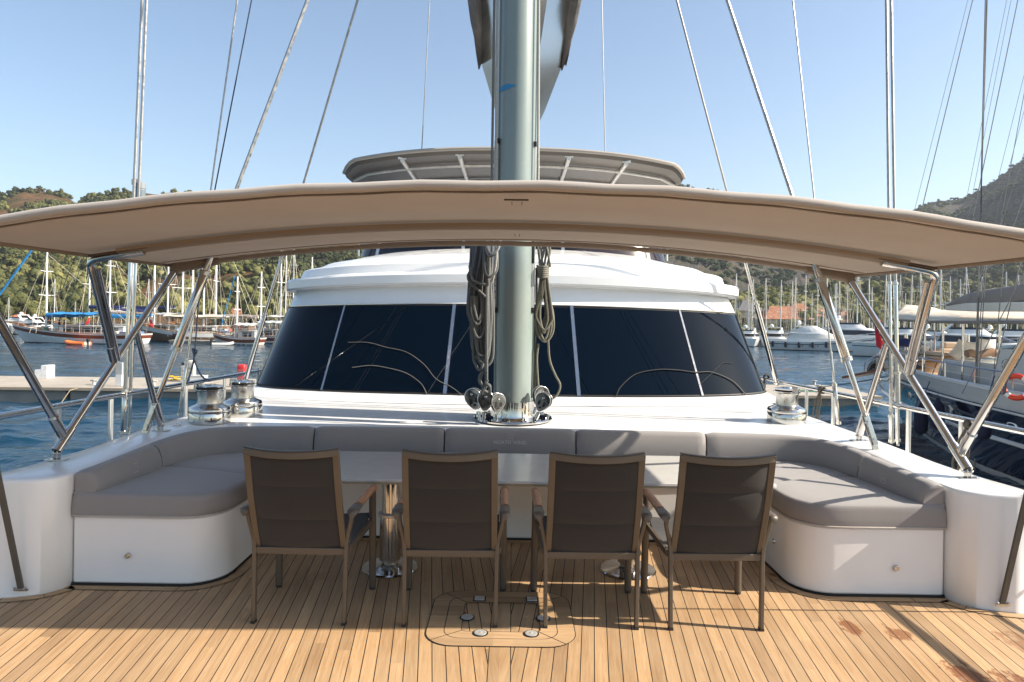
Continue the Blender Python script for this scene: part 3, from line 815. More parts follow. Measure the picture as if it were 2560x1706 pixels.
# rope coils
coil = thing('rope_coil', 'heavy grey rope coil hanging down the left side of the mast', 'rope', PY(1200, 760, 5.85))
def px_tube(pts, r, nm, mat, parent, y=5.85, n=7, sm=5, jit=0):
    P = [PY(p[0], p[1], (p[2] if len(p) > 2 else y)) for p in pts]
    mb = MB(); mb.tube(smooth_path(P, sm), r, n); return mb.build(nm, mat, parent)
rr = random.Random(3)
for k in range(15):
    xl = lerp(1170, 1200, (k*.618) % 1); xr = lerp(1208, 1234, (k*.382+.3) % 1)
    low = k >= 7
    bot = (rr.uniform(818, 850) if not low else rr.uniform(868, 926)); y = 5.86-.012*(k % 6)-(.02 if low else 0)
    if low: xl += 8
    tx = lerp(1184, 1226, k/14)
    pts = [(tx-4, 590, y), (lerp(tx, xl, .4)-2, 655, y), (xl+1, 740, y), (xl, bot-45, y-.01), (lerp(xl, xr, .25), bot-12, y-.015), (lerp(xl, xr, .55), bot, y-.02), (xr-4, bot-16, y-.015), (xr, bot-60, y-.01), (xr-1, 740, y), (lerp(tx, xr, .5)+4, 655, y), (tx+5, 590, y)]
    px_tube(pts, .0125, 'rope_strand', ROPE, coil)
for k, (x0, x1, b) in enumerate(((1180, 1206, 812), (1186, 1204, 800), (1183, 1210, 845), (1194, 1218, 905), (1190, 1222, 890))):
    px_tube([(x0-2, 740, 5.76), (x0, b-30, 5.75), ((x0+x1)/2, b, 5.74), (x1, b-24, 5.75), (x1-2, 740, 5.76)], .0125, 'rope_strand', ROPE, coil)
px_tube([(1215, 600, 5.76), (1217, 700, 5.75), (1216, 900, 5.74), (1215, 960, 5.78), (1210, 975, 5.8), (1222, 985, 5.8)], .016, 'rope_strand', ROPE, coil)
for b in (0, 3): px_tube([(1214, 920, 5.76), (1200+b, 940, 5.76), (1199+b, 955, 5.76), (1210, 966, 5.76), (1216+b, 950, 5.76)], .0125, 'rope_strand', ROPE, coil)
px_tube([(1179, 672, 5.76), (1170, 690, 5.74), (1176, 708, 5.73), (1195, 725, 5.73), (1213, 742, 5.72)], .0125, 'rope_strand', ROPE, coil)
px_tube([(1174, 665, 5.76), (1180, 698, 5.72), (1196, 708, 5.72), (1213, 712, 5.72)], .0125, 'rope_strand', ROPE, coil)
for dx, b in ((0, 640), (4, 634), (-3, 692)):
    px_tube([(1214+dx, 600, 5.74), (1213+dx, b-25, 5.72), (1222+dx, b, 5.71), (1238+dx, b-6, 5.72), (1246+dx, b-28, 5.73), (1244+dx, 600, 5.74)], .0125, 'rope_strand', ROPEW if dx > 0 else ROPE, coil)
px_tube([(1242, 610, 5.73), (1240, 650, 5.72), (1236, 680, 5.72), (1230, 706, 5.73)], .012, 'rope_strand', ROPEW, coil)
px_tube([(1205, 985, 5.8), (1212, 962, 5.76), (1224, 966, 5.74), (1225, 985, 5.78)], .015, 'rope_strand', ROPE, coil)
coil2 = thing('rope_coil', 'smaller tidy rope coil wrapped at the top on the right side of the mast', 'rope', PY(1362, 740, 6.02))
OL = m_rope('olive_rope', (.24, .23, .185))
for k in range(8):
    xl = lerp(1337, 1352, (k*.618) % 1); xr = lerp(1362, 1384, (k*.382+.2) % 1); bot = lerp(812, 858, (k*.47) % 1); y = 6.10-.012*(k % 4)
    tx = 1352+k*1.8
    px_tube([(tx, 690, y), (lerp(tx, xl, .35), 735, y), (xl, 780, y), (xl+2, bot-25, y), ((xl+xr)/2, bot, y-.01), (xr-2, bot-22, y), (xr, 790, y), (lerp(tx, xr, .55), 735, y), (tx+3, 690, y)], .0105, 'rope_strand', OL, coil2)
for k in range(6):
    v = 664+k*5.2; px_tube([(1343, v+1, 6.09), (1348, v+3, 6.02), (1358, v+4, 5.99), (1368, v+2, 6.02), (1371, v-1, 6.09)], .0105, 'rope_strand', OL, coil2)
for x0, x1 in ((1342, 1350), (1349, 1356), (1356, 1349), (1362, 1360), (1371, 1368)): px_tube([(x0-2, 590, 6.07), (x0+4, 625, 6.04), (x1, 668, 6.05)], .0105, 'rope_strand', OL, coil2)
px_tube([(1366, 612, 6.03), (1372, 645, 6.02), (1376, 668, 6.03)], .0105, 'rope_strand', OL, coil2)
px_tube([(1341, 670, 6.10), (1341, 760, 6.10), (1337, 860, 6.10), (1333, 960, 6.10), (1336, 1002, 6.10)], .0105, 'rope_strand', OL, coil2)
px_tube([(1346, 860, 6.09), (1342, 900, 6.09), (1346, 975, 6.09)], .0105, 'rope_strand', OL, coil2)
px_tube([(1370, 850, 6.02), (1374, 900, 6.02), (1388, 938, 6.01), (1400, 962, 6.01), (1394, 985, 6.01), (1376, 1002, 6.01)], .0105, 'rope_strand', OL, coil2)
for dx in (-4, 2): px_tube([(1341+dx, 860, 6.11), (1338+dx, 930, 6.10), (1335+dx, 990, 6.10)], .0105, 'rope_strand', OL, coil2)

# ============================================================ boom with sail cover
boom = thing('boom', 'mirror-polished V-shaped boom under a dark sail cover behind the mast', 'boom', (0, 6.5, 5))
def boom_sec(y, hw, zk, kw_, top):
    return [Vector((-hw, y, top)), Vector((-hw, y, top-.05)), Vector((-kw_, y, zk)), Vector((kw_, y, zk)), Vector((hw, y, top-.05)), Vector((hw, y, top))]
mb = MB(); BS = [(6.5, .52, 4.72, .20, 5.5), (8, .58, 4.93, .2, 5.62), (11.2, .65, 5.28, .18, 5.78), (14, .50, 5.55, .14, 5.9), (18, .27, 5.95, .10, 6.25)]
cxb = .10
mb.loft([[p+Vector((cxb, 0, 0)) for p in boom_sec(*b)] for b in BS], True, True); mb.build('boom_shell', SILVER, boom, ang=20)
mb = MB()
for s in (-1, 1):
    rings = []
    for y, hw, zk, kk, top in BS[:3]:
        k2 = {6.5: 1.2, 8: 1.15, 11.2: .5}[y]; c = Vector((cxb+s*(hw+.03), y, top+.03))
        rings.append([c+Vector((.10*k2*math.cos(a), 0, (.20*k2)*math.sin(a)+.06*math.sin(a*3+y))) for a in [2*math.pi*i/14 for i in range(14)]])
    sub = []
    for i in range(len(rings)-1):
        for k in range(5):
            t = k/5; w = 1+.10*math.sin((i*5+k)*2.1)
            cc = sum((p for p in rings[i]), Vector())/14*(1-t)+sum((p for p in rings[i+1]), Vector())/14*t
            sub.append([cc+((a.lerp(b, t))-cc)*w for a, b in zip(rings[i], rings[i+1])])
    sub.append(rings[-1]); mb.loft(sub, True, True)
mb.build('sail_cover', COVER, boom, ang=60)
mb = MB(); mb.loft([[Vector((cxb-.55, 6.4, 5.5)), Vector((cxb, 6.4, 6.5)), Vector((cxb+.55, 6.4, 5.5))], [Vector((cxb-.6, 11, 5.8)), Vector((cxb, 11, 6.6)), Vector((cxb+.6, 11, 5.8))], [Vector((cxb-.25, 18, 6.2)), Vector((cxb, 18, 6.5)), Vector((cxb+.25, 18, 6.2))]], True, True)
mb.build('furled_sail', COVER, boom)

# ============================================================ upper hardtop
ht = thing('hardtop_canopy', 'upper tan canopy on a steel frame over the flybridge', 'canopy', (0, 12, 4))
def ht_pt(s, t):   # s -1..1 across, t 0..1 front to back
    W = 2.69; y0 = 10.0
    y = y0+t*3.4+.40*abs(s)**3*(1-t)+.40*(max(0, abs(s)-.88)/.12)**2*(1-t)
    x = s*W*(1-.10*(1-t)*0)
    z = 4.09-.17*abs(s)**2.2-.03*t-.10*max(0, abs(s)-.9)*10*.5*(1-t)
    return Vector((x, y, z))
mb = MB(); N = 56
top = [[ht_pt(-1+2*i/N, j/6)+Vector((0, 0, .0)) for i in range(N+1)] for j in range(7)]
bot = [[p+Vector((p.x*-.012, .035 if j == 0 else 0, -.075)) for p in row] for j, row in enumerate(top)]
mb.loft(top, False, False); mb.loft(bot, False, False, True)
for rowa, rowb in ((top[0], bot[0]), (top[-1], bot[-1])): mb.loft([rowa, rowb], False, False)
mb.loft([[r[0] for r in top], [r[0] for r in bot]], False, False); mb.loft([[r[-1] for r in top], [r[-1] for r in bot]], False, False)
mb.build('canopy_panel', simple('canopy_underside', (.125, .108, .09), .45, var=.06), ht, ang=50)
mb = MB(); mb.tube(top[0], .03, 8); mb.build('canopy_rim', HEM, ht)
fr = MB()
for t in (.17, .50, .95): fr.tube([ht_pt(-.96+1.92*i/20, t)+Vector((0, 0, -.115)) for i in range(21)], .026, 8)
fr.build('cross_tube', simple('bright_tube', (.72, .70, .66), .35, .3), ht)
for s in (-.62, -.30, .30, .62):
    mb = MB(); mb.tube([ht_pt(s, t)+Vector((0, 0, -.10)) for t in (.02, .3, .6, .98)], .034, 8); mb.box(ht_pt(s, .015)+Vector((0, 0, -.07)), (.12, .03, .03)); mb.build('roof_tube', simple('bright_tube', (.72, .70, .66), .35, .3), ht)
for s in (-.965, .965):
    a = ht_pt(s, .30)+Vector((0, 0, -.09)); mb = MB(); mb.tube([a, Vector((a.x*.99, a.y, 2.6))], .024, 10); mb.build('support_post', STEEL, ht)

# ============================================================ front awning
aw = thing('awning', 'wide tan canvas awning with a steel bow frame over the foredeck table', 'awning', (0, 4.2, 2.1))
def awp(s, t):
    """s -1..1 across; t 0 near .. 1 far"""
    w = lerp(2.74, 2.70, t); x = s*w
    y0 = 3.03+.13*s*s; y1 = 5.46-.05*s*s
    y = lerp(y0, y1, t)
    z = 2.20-.235*abs(s)**2.0
    z += .018*math.sin(math.pi*min(1, max(0, t/.5)))*0
    z += .022*t*t
    z += .0035*math.sin(s*31+2*math.sin(t*9))*math.exp(-t*9)*(1-abs(s)**8)
    z -= .030*math.sin(math.pi*t*2)**2*(1-s**4)      # fabric sags between the bows
    return Vector((x, y, z))
NX, NY = 120, 40
ts = [j/NY for j in range(NY+1)]
grid = [[awp(-1+2*i/NX, t) for i in range(NX+1)] for t in ts]
mb = MB(); mb.loft(grid, False, False)
mb.build('canvas', AWNING, aw)
mb = MB(); mb.tube([awp(-1+2*i/40, 0)+Vector((0, -.006, -.010)) for i in range(41)], .023, 12); mb.build('front_hem', HEM, aw)
mb = MB(); rows = [[awp(-1+2*i/40, t)+Vector((0, 0, dz)) for i in range(41)] for t, dz in ((.012, -.036), (.030, -.030), (.040, -.012))]
mb.loft(rows, False, False); mb.build('hem_flap', AWNING, aw)
for t, r in ((.5, .024), (.992, .024)):
    mb = MB(); P = [awp(-1+2*i/40, t)+Vector((0, 0, -.020)) for i in range(2 if t < .9 else 1, 39 if t < .9 else 40)]
    rings = [[p+Vector((0, .075*math.cos(a), .034*math.sin(a))) for a in [math.pi+math.pi*k/8 for k in range(9)]] for p in P] if t < .9 else [[p+Vector((0, .04*math.cos(a), .034*math.sin(a)+.01)) for a in [math.pi+math.pi*k/8 for k in range(9)]] for p in P]
    mb.loft(rings, False, False); mb.build('bow_sleeve', AWNING, aw)
for s in (-1, 1): mb = MB(); mb.tube([awp(s, j/20)+Vector((0, 0, -.006)) for j in range(21)], .014, 8); mb.build('side_hem', AWNING, aw)
for t_ in (.90,):
    mb = MB(); mb.tube([awp(-.985+1.97*i/50, t_)+Vector((0, 0, -.003)) for i in range(51)], .0032, 5); mb.build('stitched_seam', simple('seam_thread', (.27, .205, .15), .8), aw)
for s_ in ():
    mb = MB(); mb.tube([awp(s_, j/30)+Vector((0, 0, -.003)) for j in range(31)], .0022, 5); mb.build('stitched_seam', simple('seam_thread', (.27, .205, .15), .8), aw)
# zip and webbing marks under the canvas
mb = MB()
p = PY(1291, 489, 3.22); mb.box((p.x, 3.22, 2.160), (.115, .018, .006))
for u in (1280, 1305): p = PY(u, 497, 3.3); mb.box((p.x, 3.30, 2.156), (.004, .07, .004))
p = PY(1293, 560, 4.62)
for u in (1288, 1299): p = PY(u, 560, 4.45); mb.box((p.x, 4.52, 2.152), (.005, .11, .004))
mb.build('webbing_loop', simple('brown_webbing', (.10, .075, .055), .8), aw)
DARKST = STEEL
def pole(a, b, r, nm='frame_pole', n=14, ext=None):
    mb = MB(); mb.tube([a, b], r, n); return mb.build(nm, STEEL, aw)
for side in (-1, 1):
    if side < 0: base_ = PZ(141, 1150, zshelf(4.3)+.01); dbase = PZ(401, 1077, zshelf(5.3)+.01)
    else: base_ = PZ(2420, 1196, zshelf(4.2)+.01); dbase = PZ(2148, 1102, zshelf(5.3)+.01)
    far = awp(side*.975, .985)+Vector((0, 0, -.012))
    mb = MB(); e_ = (base_-far).normalized(); mb.tube([far-e_*.01, far+e_*.03, far+e_*.085], [.062, .050, .034], 12); mb.tube([awp(side*.86, .992)+Vector((0, 0, -.02)), awp(side*.93, .99)+Vector((0, 0, -.024)), far+e_*.02], [.034, .044, .050], 12); mb.build('corner_pocket', AWNING, aw)
    bend = awp(side*.975, .5)+Vector((0, 0, -.06))
    foot = base_+Vector((0, 0, .055))
    pole(foot, far, .0245)
    d = far-foot
    jB = foot+d*.055
    jD = foot+d*.60
    # front hoop leg, up and forward to the front hem
    nf = awp(side*.97, .04)+Vector((0, 0, -.05))
    pole(jB+Vector((0, -.02, .03)), nf, .0245)
    # middle hoop leg: from bend down to the main pole, with the doubled tube
    jC = foot+d*.42
    L = jC-bend
    mb = MB(); mb.tube(smooth_path([awp(side*.845, .5)+Vector((0, -.02, -.052)), awp(side*.90, .5)+Vector((0, -.02, -.054)), awp(side*.955, .5)+Vector((0, -.01, -.056)), bend+L*.03, bend+L*.08, bend+L*.5, jC], 5), .0245, 12)
    mb.build('hoop_leg', STEEL, aw)
    mb = MB(); mb.tube([bend+L*.06+Vector((-side*.045, 0, -.01)), jC+Vector((-side*.03, .0, .02))], .014, 10); mb.build('gas_strut', STEEL, aw)
    mb = MB(); mb.bar(awp(side*.83, .5)+Vector((0, -.02, -.036)), awp(side*.965, .5)+Vector((0, -.02, -.036)), .085, .012); mb.build('hoop_pad', simple('brown_leather_pad', (.10, .07, .05), .6), aw)
    # rear brace
    dfoot = dbase+Vector((0, 0, .05))
    pole(dfoot, jD, .0225)
    for p_, q_ in ((dfoot.lerp(jD, .02), dfoot.lerp(jD, .24)), (foot.lerp(far, .0), foot.lerp(far, .10)), (jC.lerp(bend, .03), jC.lerp(bend, .17)), (jB.lerp(nf, .03), jB.lerp(nf, .14))):
        mb = MB(); mb.tube([p_, q_], .030, 14); mb.build('sleeve_fitting', STEEL, aw)
    for b0 in (base_, dbase):
        mb = MB(); mb.box((b0.x, b0.y, b0.z+.002), (.13, .06, .006)); mb.box((b0.x-.012, b0.y, b0.z+.03), (.006, .032, .055)); mb.box((b0.x+.012, b0.y, b0.z+.03), (.006, .032, .055)); mb.tube([(b0.x-.03, b0.y, b0.z+.04), (b0.x+.03, b0.y, b0.z+.04)], .007, 8)
        for q in (-1, 1): mb.lathe([(.008, 0), (.008, .004)], 8, Matrix.Translation((b0.x+q*.05, b0.y, b0.z+.005)))
        mb.build('deck_hinge', STEEL, aw, bevel=.001)
    mb = MB(); mb.tube([jB+Vector((0, -.03, .02)), foot+d*.04], .016, 8); mb.tube([jC, foot+d*.40], .014, 8); mb.build('hinge_eye', STEEL, aw)
    # front tie-down strap
    sb = PY(52, 1471, 3.80) if side < 0 else PY(2506, 1508, 3.80)
    st = PY(-24, 1100, 3.62) if side < 0 else PY(2590, 1140, 3.62)
    d2 = (st-sb); tt = 1.38/max(.1, d2.z)
    mb = MB(); mb.bar(sb, awp(side*.985, .05)+Vector((0, 0, -.03)) if False else sb+d2*(1.9/d2.z), .030, .014, (0, 1, 0)); mb.build('tie_down_strap', simple('taupe_strap', (.085, .075, .062), .55), aw)
    mb = MB(); mb.box((sb.x, sb.y-.0, sb.z-.01), (.075, .012, .010)); mb.tube([sb+Vector((-.03, 0, -.006)), sb+Vector((-.03, -.012, .006))], .006, 6); mb.tube([sb+Vector((.03, 0, -.006)), sb+Vector((.03, -.012, .006))], .006, 6); mb.build('strap_eye', STEEL, aw)

# ============================================================ winches
def make_winch():
    t = thing('winch', '', 'winch')
    mb = MB(); mb.lathe([(.166, 0), (.168, .008), (.168, .088), (.166, .092), (.168, .096), (.168, .118), (.160, .132), (.125, .146), (.108, .158), (.0, .158)], 48); mb.build('winch_base', STEEL, t)
    mb = MB(); mb.lathe([(.163, .0905), (.1685, .0905), (.1685, .0935), (.163, .0935)], 48); mb.build('base_groove', BLACK, t)
    mb = MB(); mb.lathe([(.108, .155), (.098, .165), (.096, .19), (.097, .245), (.105, .268), (.0, .268)], 48); mb.build('winch_drum', BRUSHED, t)
    mb = MB(); mb.lathe([(.104, .268), (.116, .276), (.117, .284), (.100, .290), (.100, .298), (.108, .300), (.110, .308), (.085, .313), (.050, .315), (.045, .322), (.018, .323), (.016, .315), (.0, .315)], 40); mb.build('self_tailer', STEEL, t)
    mb = MB(); mb.lathe([(.099, .2895), (.101, .2895), (.101, .299), (.099, .299)], 40); mb.build('tailer_jaw', BLACK, t)
    mb = MB(); mb.box((-.095, -.05, .298), (.022, .05, .07)); mb.box((-.075, -.05, .326), (.06, .03, .010)); mb.build('feeder_arm', STEEL, t, bevel=.004)
    return t
w0 = make_winch()
for i, (u, v, rz, lab) in enumerate(((524, 1054, 0, 'front chrome winch of the pair on the left side of the deckhouse'), (606, 1037, .3, 'chrome winch behind the front one, nearest the left end of the windows'), (1966, 1054, 1.4, 'lone chrome winch standing right of the deckhouse windows'))):
    c = w0 if i == 0 else copy_tree(w0)
    p = PZ(u, v, .70); p = PZ(u, v, zshelf(p.y)+.012); c.location = (p.x, p.y, zshelf(p.y)+.004); c.rotation_euler = (0, 0, rz); c['label'] = lab; c['group'] = 'chrome winches on the coaming'
# small deck eye on the left
mb = MB(); p = PZ(436, 1065, .69)
mb.lathe([(.05, 0), (.052, .004), (.04, .008), (.0, .009)], 24, Matrix.Translation(p)); mb.tube([p+Vector((.0, -.02, .008)), p+Vector((.02, 0, .03)), p+Vector((.05, .01, .01))], .006, 8)
tag(mb.build('deck_eye', STEEL), 'small round steel deck eye on the white coaming left of the front winch', 'deck fitting')

# ============================================================ guard rails
for side in (-1, 1):
    X = 3.4*side
    rl = thing('guard_rail', 'polished steel guard rail along the %s edge of the deck' % ('left, water-side' if side < 0 else 'right, toward the navy-hulled boat'), 'railing', (X, 5, 0))
    mb = MB(); mb.tube([(X, 1.0, .90), (X, 4.5, .90), (X, 7, .87), (X, 9.5, .84), (X, 14, .82)], .0235, 14); mb.build('top_rail', STEEL, rl)
    mb = MB(); mb.tube([(X, 1.0, .50), (X, 4.5, .50), (X, 9.5, .44), (X, 14, .42)], .0115, 10); mb.build('lower_rail', STEEL, rl)
    us = (146, 277, 377, 464, 560, 643) if side < 0 else (1909, 2016, 2083, 2272, 2405)
    for u in us:
        p = PX(u, 1020, X)
        mb = MB()
        for k in (0,): mb.box((X, p.y, .445), (.022, .045, .87))
        mb.build('stanchion', simple('satin_stanchion', (.62, .61, .58), .3, .7), rl, bevel=.004)
# fender lines tied to the right rail
for i, (u, v, L, lab) in enumerate(((1916, 960, .45, 'dark rope tail tied to the right rail beside the winch'), (2055, 985, .55, 'dark rope loop tied to the right rail behind the lone winch'), (2426, 1060, .75, 'thick dark rope loop tied to the right rail near the long awning pole'))):
    p = PX(u, v, 3.4); z = .87; mb = MB()
    for k in range(3):
        c = Vector((3.4, p.y+.018*(k-1), z)); mb.tube([c+Vector((.032*math.cos(a), .004*math.sin(a*2), .034*math.sin(a))) for a in [2*math.pi*j/14 for j in range(15)]], .0095, 7)
    mb.tube(smooth_path([(3.375, p.y, z-.03), (3.37, p.y-.04, z-.12), (3.36, p.y-.02, z-L*.5), (3.37, p.y-.03, z-L)], 5), .009, 7)
    mb.tube(smooth_path([(3.37, p.y, z-.03), (3.36, p.y+.07, z-.15), (3.36, p.y+.13, z-.32), (3.36, p.y+.08, z-.36), (3.36, p.y+.03, z-.24), (3.37, p.y+.01, z-.05)], 6), .009, 7)
    tag(mb.build('fender_line', m_rope('dark_brown_rope', (.10, .085, .065)) if i == 0 else bpy.data.materials['dark_brown_rope']), lab, 'rope')
p = PX(470, 965, -3.4)
mb = MB(); c = Vector((-3.4, p.y, .88)); up = PY(501, 600, p.y*1.0)
mb.tube(smooth_path([c+Vector((-.02, 0, -.05)), c+Vector((.03, 0, .12)), c+Vector((.06, 0, .26)), c+Vector((.045, 0, .35)), c+Vector((.09, 0, .33)), c+Vector((.06, 0, .26)), c+Vector((.10, 0, .14)), c+Vector((.16, 0, .05)), c+Vector((.24, 0, .02))], 6), .010, 8)
mb.tube([c+Vector((.065, 0, .31)), PX(505, 640, -3.3), PX(578*1.088, 0, -3.0)], .007, 7)
tag(mb.build('flag_halyard', ROPEB), 'thin dark blue halyard knotted to the left rail', 'rope')

# ============================================================ shrouds and stays
def stay(name, lab, u0, v0, u1, v1, y1, y0, r, rod=None, ext=2.2, down=0, fit=True, r2=None, mat=None):
    """wire from lower point (u1,v1,y1) to upper (u0,v0,y0); rod = image v at which the turnbuckle starts"""
    a = PY(u1, v1, y1); b = PY(u0, v0, y0); d = b-a
    t = thing(name, lab, 'rigging', a)
    mb = MB(); mb.tube([a-d*down, b+d*ext], r, 8); mb.build('wire', mat or WIRE, t)
    if rod:
        # fraction along for given v (approx linear)
        def at(v):
            best = min(range(0, 401), key=lambda k: abs(((a+d*(k/400))-CAM).dot(_u)/((a+d*(k/400))-CAM).dot(_f)*-F+CV-v)); return a+d*(best/400)
        for (v0_, v1_, rr) in rod:
            mb = MB(); p, q = at(v1_), at(v0_); mb.tube([p, p.lerp(q, .03), p.lerp(q, .97), q], [rr*.7, rr, rr, rr*.7], 12); mb.build('turnbuckle', STEEL, t)
            for k in (.02, .98):
                m_ = p.lerp(q, k); dd = (q-p).normalized(); mb = MB(); mb.tube([m_-dd*.012, m_+dd*.012], rr*1.25, 12); mb.build('lock_nut', BRUSHED, t)
    return t, a, d
# left
stay('shroud', 'outer of the two near-vertical twin shrouds on the left', 355, 0, 308, 1092, 6.0, 6.1, .0125, [(640, 1085, .018), (975, 1085, .024)])
stay('shroud', 'inner of the two near-vertical twin shrouds on the left, beside the radar-grey light', 366, 0, 322, 1085, 6.1, 6.2, .0125, [(650, 1080, .016)])
stay('shroud', 'slim wire stay crossing the awning left of the big turnbuckle stay', 593, 0, 448, 1042, 6.6, 6.9, .009, [(905, 1040, .018), (760, 900, .012)])
stay('shroud', 'long diagonal stay running to the left end of the deckhouse windows', 894, 0, 608, 970, 7.6, 7.2, .013, [(650, 790, .018), (790, 965, .026)])
def toggle(a, d, t):
    """forked chainplate toggle at the lower end"""
    d = d.normalized(); up = d; side = Vector((0, 1, 0)).cross(up).normalized(); f = up.cross(side)
    mb = MB()
    for s in (-1, 1): mb.bar(a+f*.022*s, a+f*.022*s+up*.22, .035, .010, side.cross(up))
    mb.build('fork', STEEL, t, bevel=.004)
    mb = MB(); mb.tube([a+f*.035+up*.04, a-f*.035+up*.04], .014, 12); mb.tube([a+f*.035+up*.17, a-f*.035+up*.17], .014, 12); mb.build('clevis_pin', STEEL, t)
    mb = MB(); mb.bar(a-Vector((0, 0, .02))-up*.10, a+up*.06, .045, .020, side.cross(up)); mb.build('chainplate', STEEL, t, bevel=.004)
for (lab, u0, v0, u1, v1, y1, y0, s) in (('thick left diagonal stay with a big turnbuckle and forked toggle on the coaming', 769, 0, 376, 1045, 5.2, 5.6, -1), ('thick right diagonal stay with a big turnbuckle and forked toggle on the coaming', 1818, 0, 2176, 1080, 5.0, 5.5, 1)):
    t, a, d = stay('shroud', lab, u0, v0, u1, v1, y1, y0, .0150, None)
    dn = d.normalized()
    L = d.length
    for (k0, k1, rr) in ((.04, .20, .019), (.155, .33, .034), (.33, .42, .024)):
        mb = MB(); p, q = a+d*k0, a+d*k1; mb.tube([p, p.lerp(q, .03), p.lerp(q, .97), q], [rr*.8, rr, rr, rr*.8], 14); mb.build('turnbuckle', STEEL, t)
    for k in (.155, .33): mb = MB(); mb.tube([a+d*k-dn*.015, a+d*k+dn*.015], .042, 14); mb.build('lock_nut', BRUSHED, t)
    toggle(a-dn*.10, d, t)
# right
stay('shroud', 'diagonal stay running down beside the right end of the windows', 1692, 0, 1944, 965, 8.6, 7.6, .013, [(630, 760, .017), (760, 960, .030)])
stay('shroud', 'slim wire stay between the right diagonal stays', 1982, 0, 2097, 1063, 6.6, 6.9, .008, [(960, 1060, .020), (880, 960, .011)])
stay('shroud', 'inner of the two near-vertical twin shrouds on the right', 2216, 0, 2229, 1110, 6.0, 6.1, .0125, [(1040, 1105, .021), (700, 1030, .015)])
stay('shroud', 'outer of the two near-vertical twin shrouds on the right', 2228, 0, 2245, 1115, 6.1, 6.2, .0125, [(700, 1110, .019), (930, 1010, .026)])
stay('backstay', 'hair-thin vertical wire left of the mast above the hardtop', 1074, 0, 1052, 420, 13, 13, .010, None, .5, .3)
stay('backstay', 'hair-thin vertical wire right of the mast above the hardtop', 1505, 0, 1514, 440, 13, 13, .010, None, .5, .3)
# spreader light / radar can on the twin shroud
mb = MB(); c = PY(351, 480, 6.3); M = Matrix.Translation((c.x, c.y, c.z-.09))
lt = thing('deck_light', 'grey cylindrical deck light clamped beside the left twin shrouds', 'light', c)
mb.lathe([(.036, .0), (.042, .004), (.042, .115), (.046, .118), (.046, .165), (.03, .18), (.0, .182)], 20, M); mb.build('light_body', simple('light_grey_body', (.22, .24, .26), .5), lt)
mb = MB(); mb.lathe([(.0435, .01), (.0435, .105)], 20, M); mb.build('lens', simple('clear_lens', (.14, .18, .21), .1), lt)
mb = MB(); mb.box((c.x-.05, c.y, c.z+.09), (.06, .02, .05)); mb.build('bracket', GREYP, lt)
# ============================================================ water
def m_water():
    t = NT('harbour_water')
    a = t.noise(1.0, 5, .62, t.mapping((.45, 1.0, 1)), .6); b = t.noise(.28, 3, .5, t.mapping((.35, 1, 1)), .5); c = t.noise(5, 4, .65, t.mapping((.6, 1, 1)))
    d = t.noise(.09, 5, .65, t.mapping((.22, 1, 1)), .4)
    patch = t.noise(.05, 6, .7, t.mapping((.18, 1, 1)))
    col = t.ramp(patch, [(.35, (.002, .020, .044)), (.55, (.005, .038, .070)), (.7, (.012, .062, .092))])
    t.base(col, .08, 0, .5); t.set(t.p, 'IOR', 1.333)
    t.set(t.p, 'Roughness', t.ramp(d, [(.4, .05), (.6, .16)]))
    h = t.math('ADD', t.math('ADD', t.math('MULTIPLY', a, .8), t.math('MULTIPLY', b, 2.2)), t.math('ADD', t.math('MULTIPLY', c, .16), t.math('MULTIPLY', d, 4.0)))
    t.bump(h, .8, .16); return t.m
# real wavelets: a fine grid where the camera looks, plain sheets beyond
vv = np.concatenate([[4.2, 6, 9, 13, 18], np.arange(22, 760, 1.15)]); yy = 4.0*F/vv
uu = np.concatenate([[-6000, -3500, -1800, -900], np.arange(-500, 3060, 6.5), [3500, 4500, 6500, 9500]])
XX = (uu[None, :]-CU)/F*yy[:, None]; YY = np.repeat(yy[:, None], len(uu), 1); ZZ = np.full_like(XX, WATER)
wr = np.random.default_rng(4); dy_ = np.abs(np.gradient(yy))[:, None]; gust = .75+.45*np.sin(XX*.045+1.3*np.sin(YY*.05))*np.sin(YY*.032+XX*.011+1)
for k in range(64):
    lam = .28*(5.5/.28)**(wr.random()**1.15); th = R(wr.normal(78, 34)); kx, ky = math.cos(th)*2*math.pi/lam, math.sin(th)*2*math.pi/lam
    ph = XX*kx+YY*ky+wr.random()*6.28+.8*np.sin(XX*kx*.23+YY*ky*.31+k); amp = .0052*lam**.95*np.clip(1.6-dy_*2.0/lam, 0, 1); ZZ += amp*gust*np.sin(ph)
inner = (uu > -600) & (uu < 3100); ZZ[:, ~inner] = WATER
nr, nc = XX.shape; V = np.stack([XX, YY, ZZ], -1).reshape(-1, 3); idx = np.arange(nr*nc).reshape(nr, nc)
Fq = np.stack([idx[:-1, :-1], idx[:-1, 1:], idx[1:, 1:], idx[1:, :-1]], -1).reshape(-1, 4)[:, ::-1]
n0 = len(V); y0_ = float(yy[-1]); V = np.concatenate([V, [(-400, -300, WATER), (400, -300, WATER), (400, y0_, WATER-.02), (-400, y0_, WATER-.02)]]); Fq = np.concatenate([Fq, [[n0, n0+1, n0+2, n0+3]]])
me = bpy.data.meshes.new('water'); me.vertices.add(len(V)); me.vertices.foreach_set('co', V.astype(np.float32).ravel()); me.loops.add(Fq.size); me.loops.foreach_set('vertex_index', Fq.astype(np.int32).ravel())
me.polygons.add(len(Fq)); me.polygons.foreach_set('loop_start', np.arange(0, Fq.size, 4, dtype=np.int32)); me.polygons.foreach_set('loop_total', np.full(len(Fq), 4, dtype=np.int32)); me.update(calc_edges=True)
me.polygons.foreach_set('use_smooth', np.ones(len(Fq), dtype=bool)); me.materials.append(m_water()); wat = bpy.data.objects.new('water', me); COL.objects.link(wat); structure(wat)

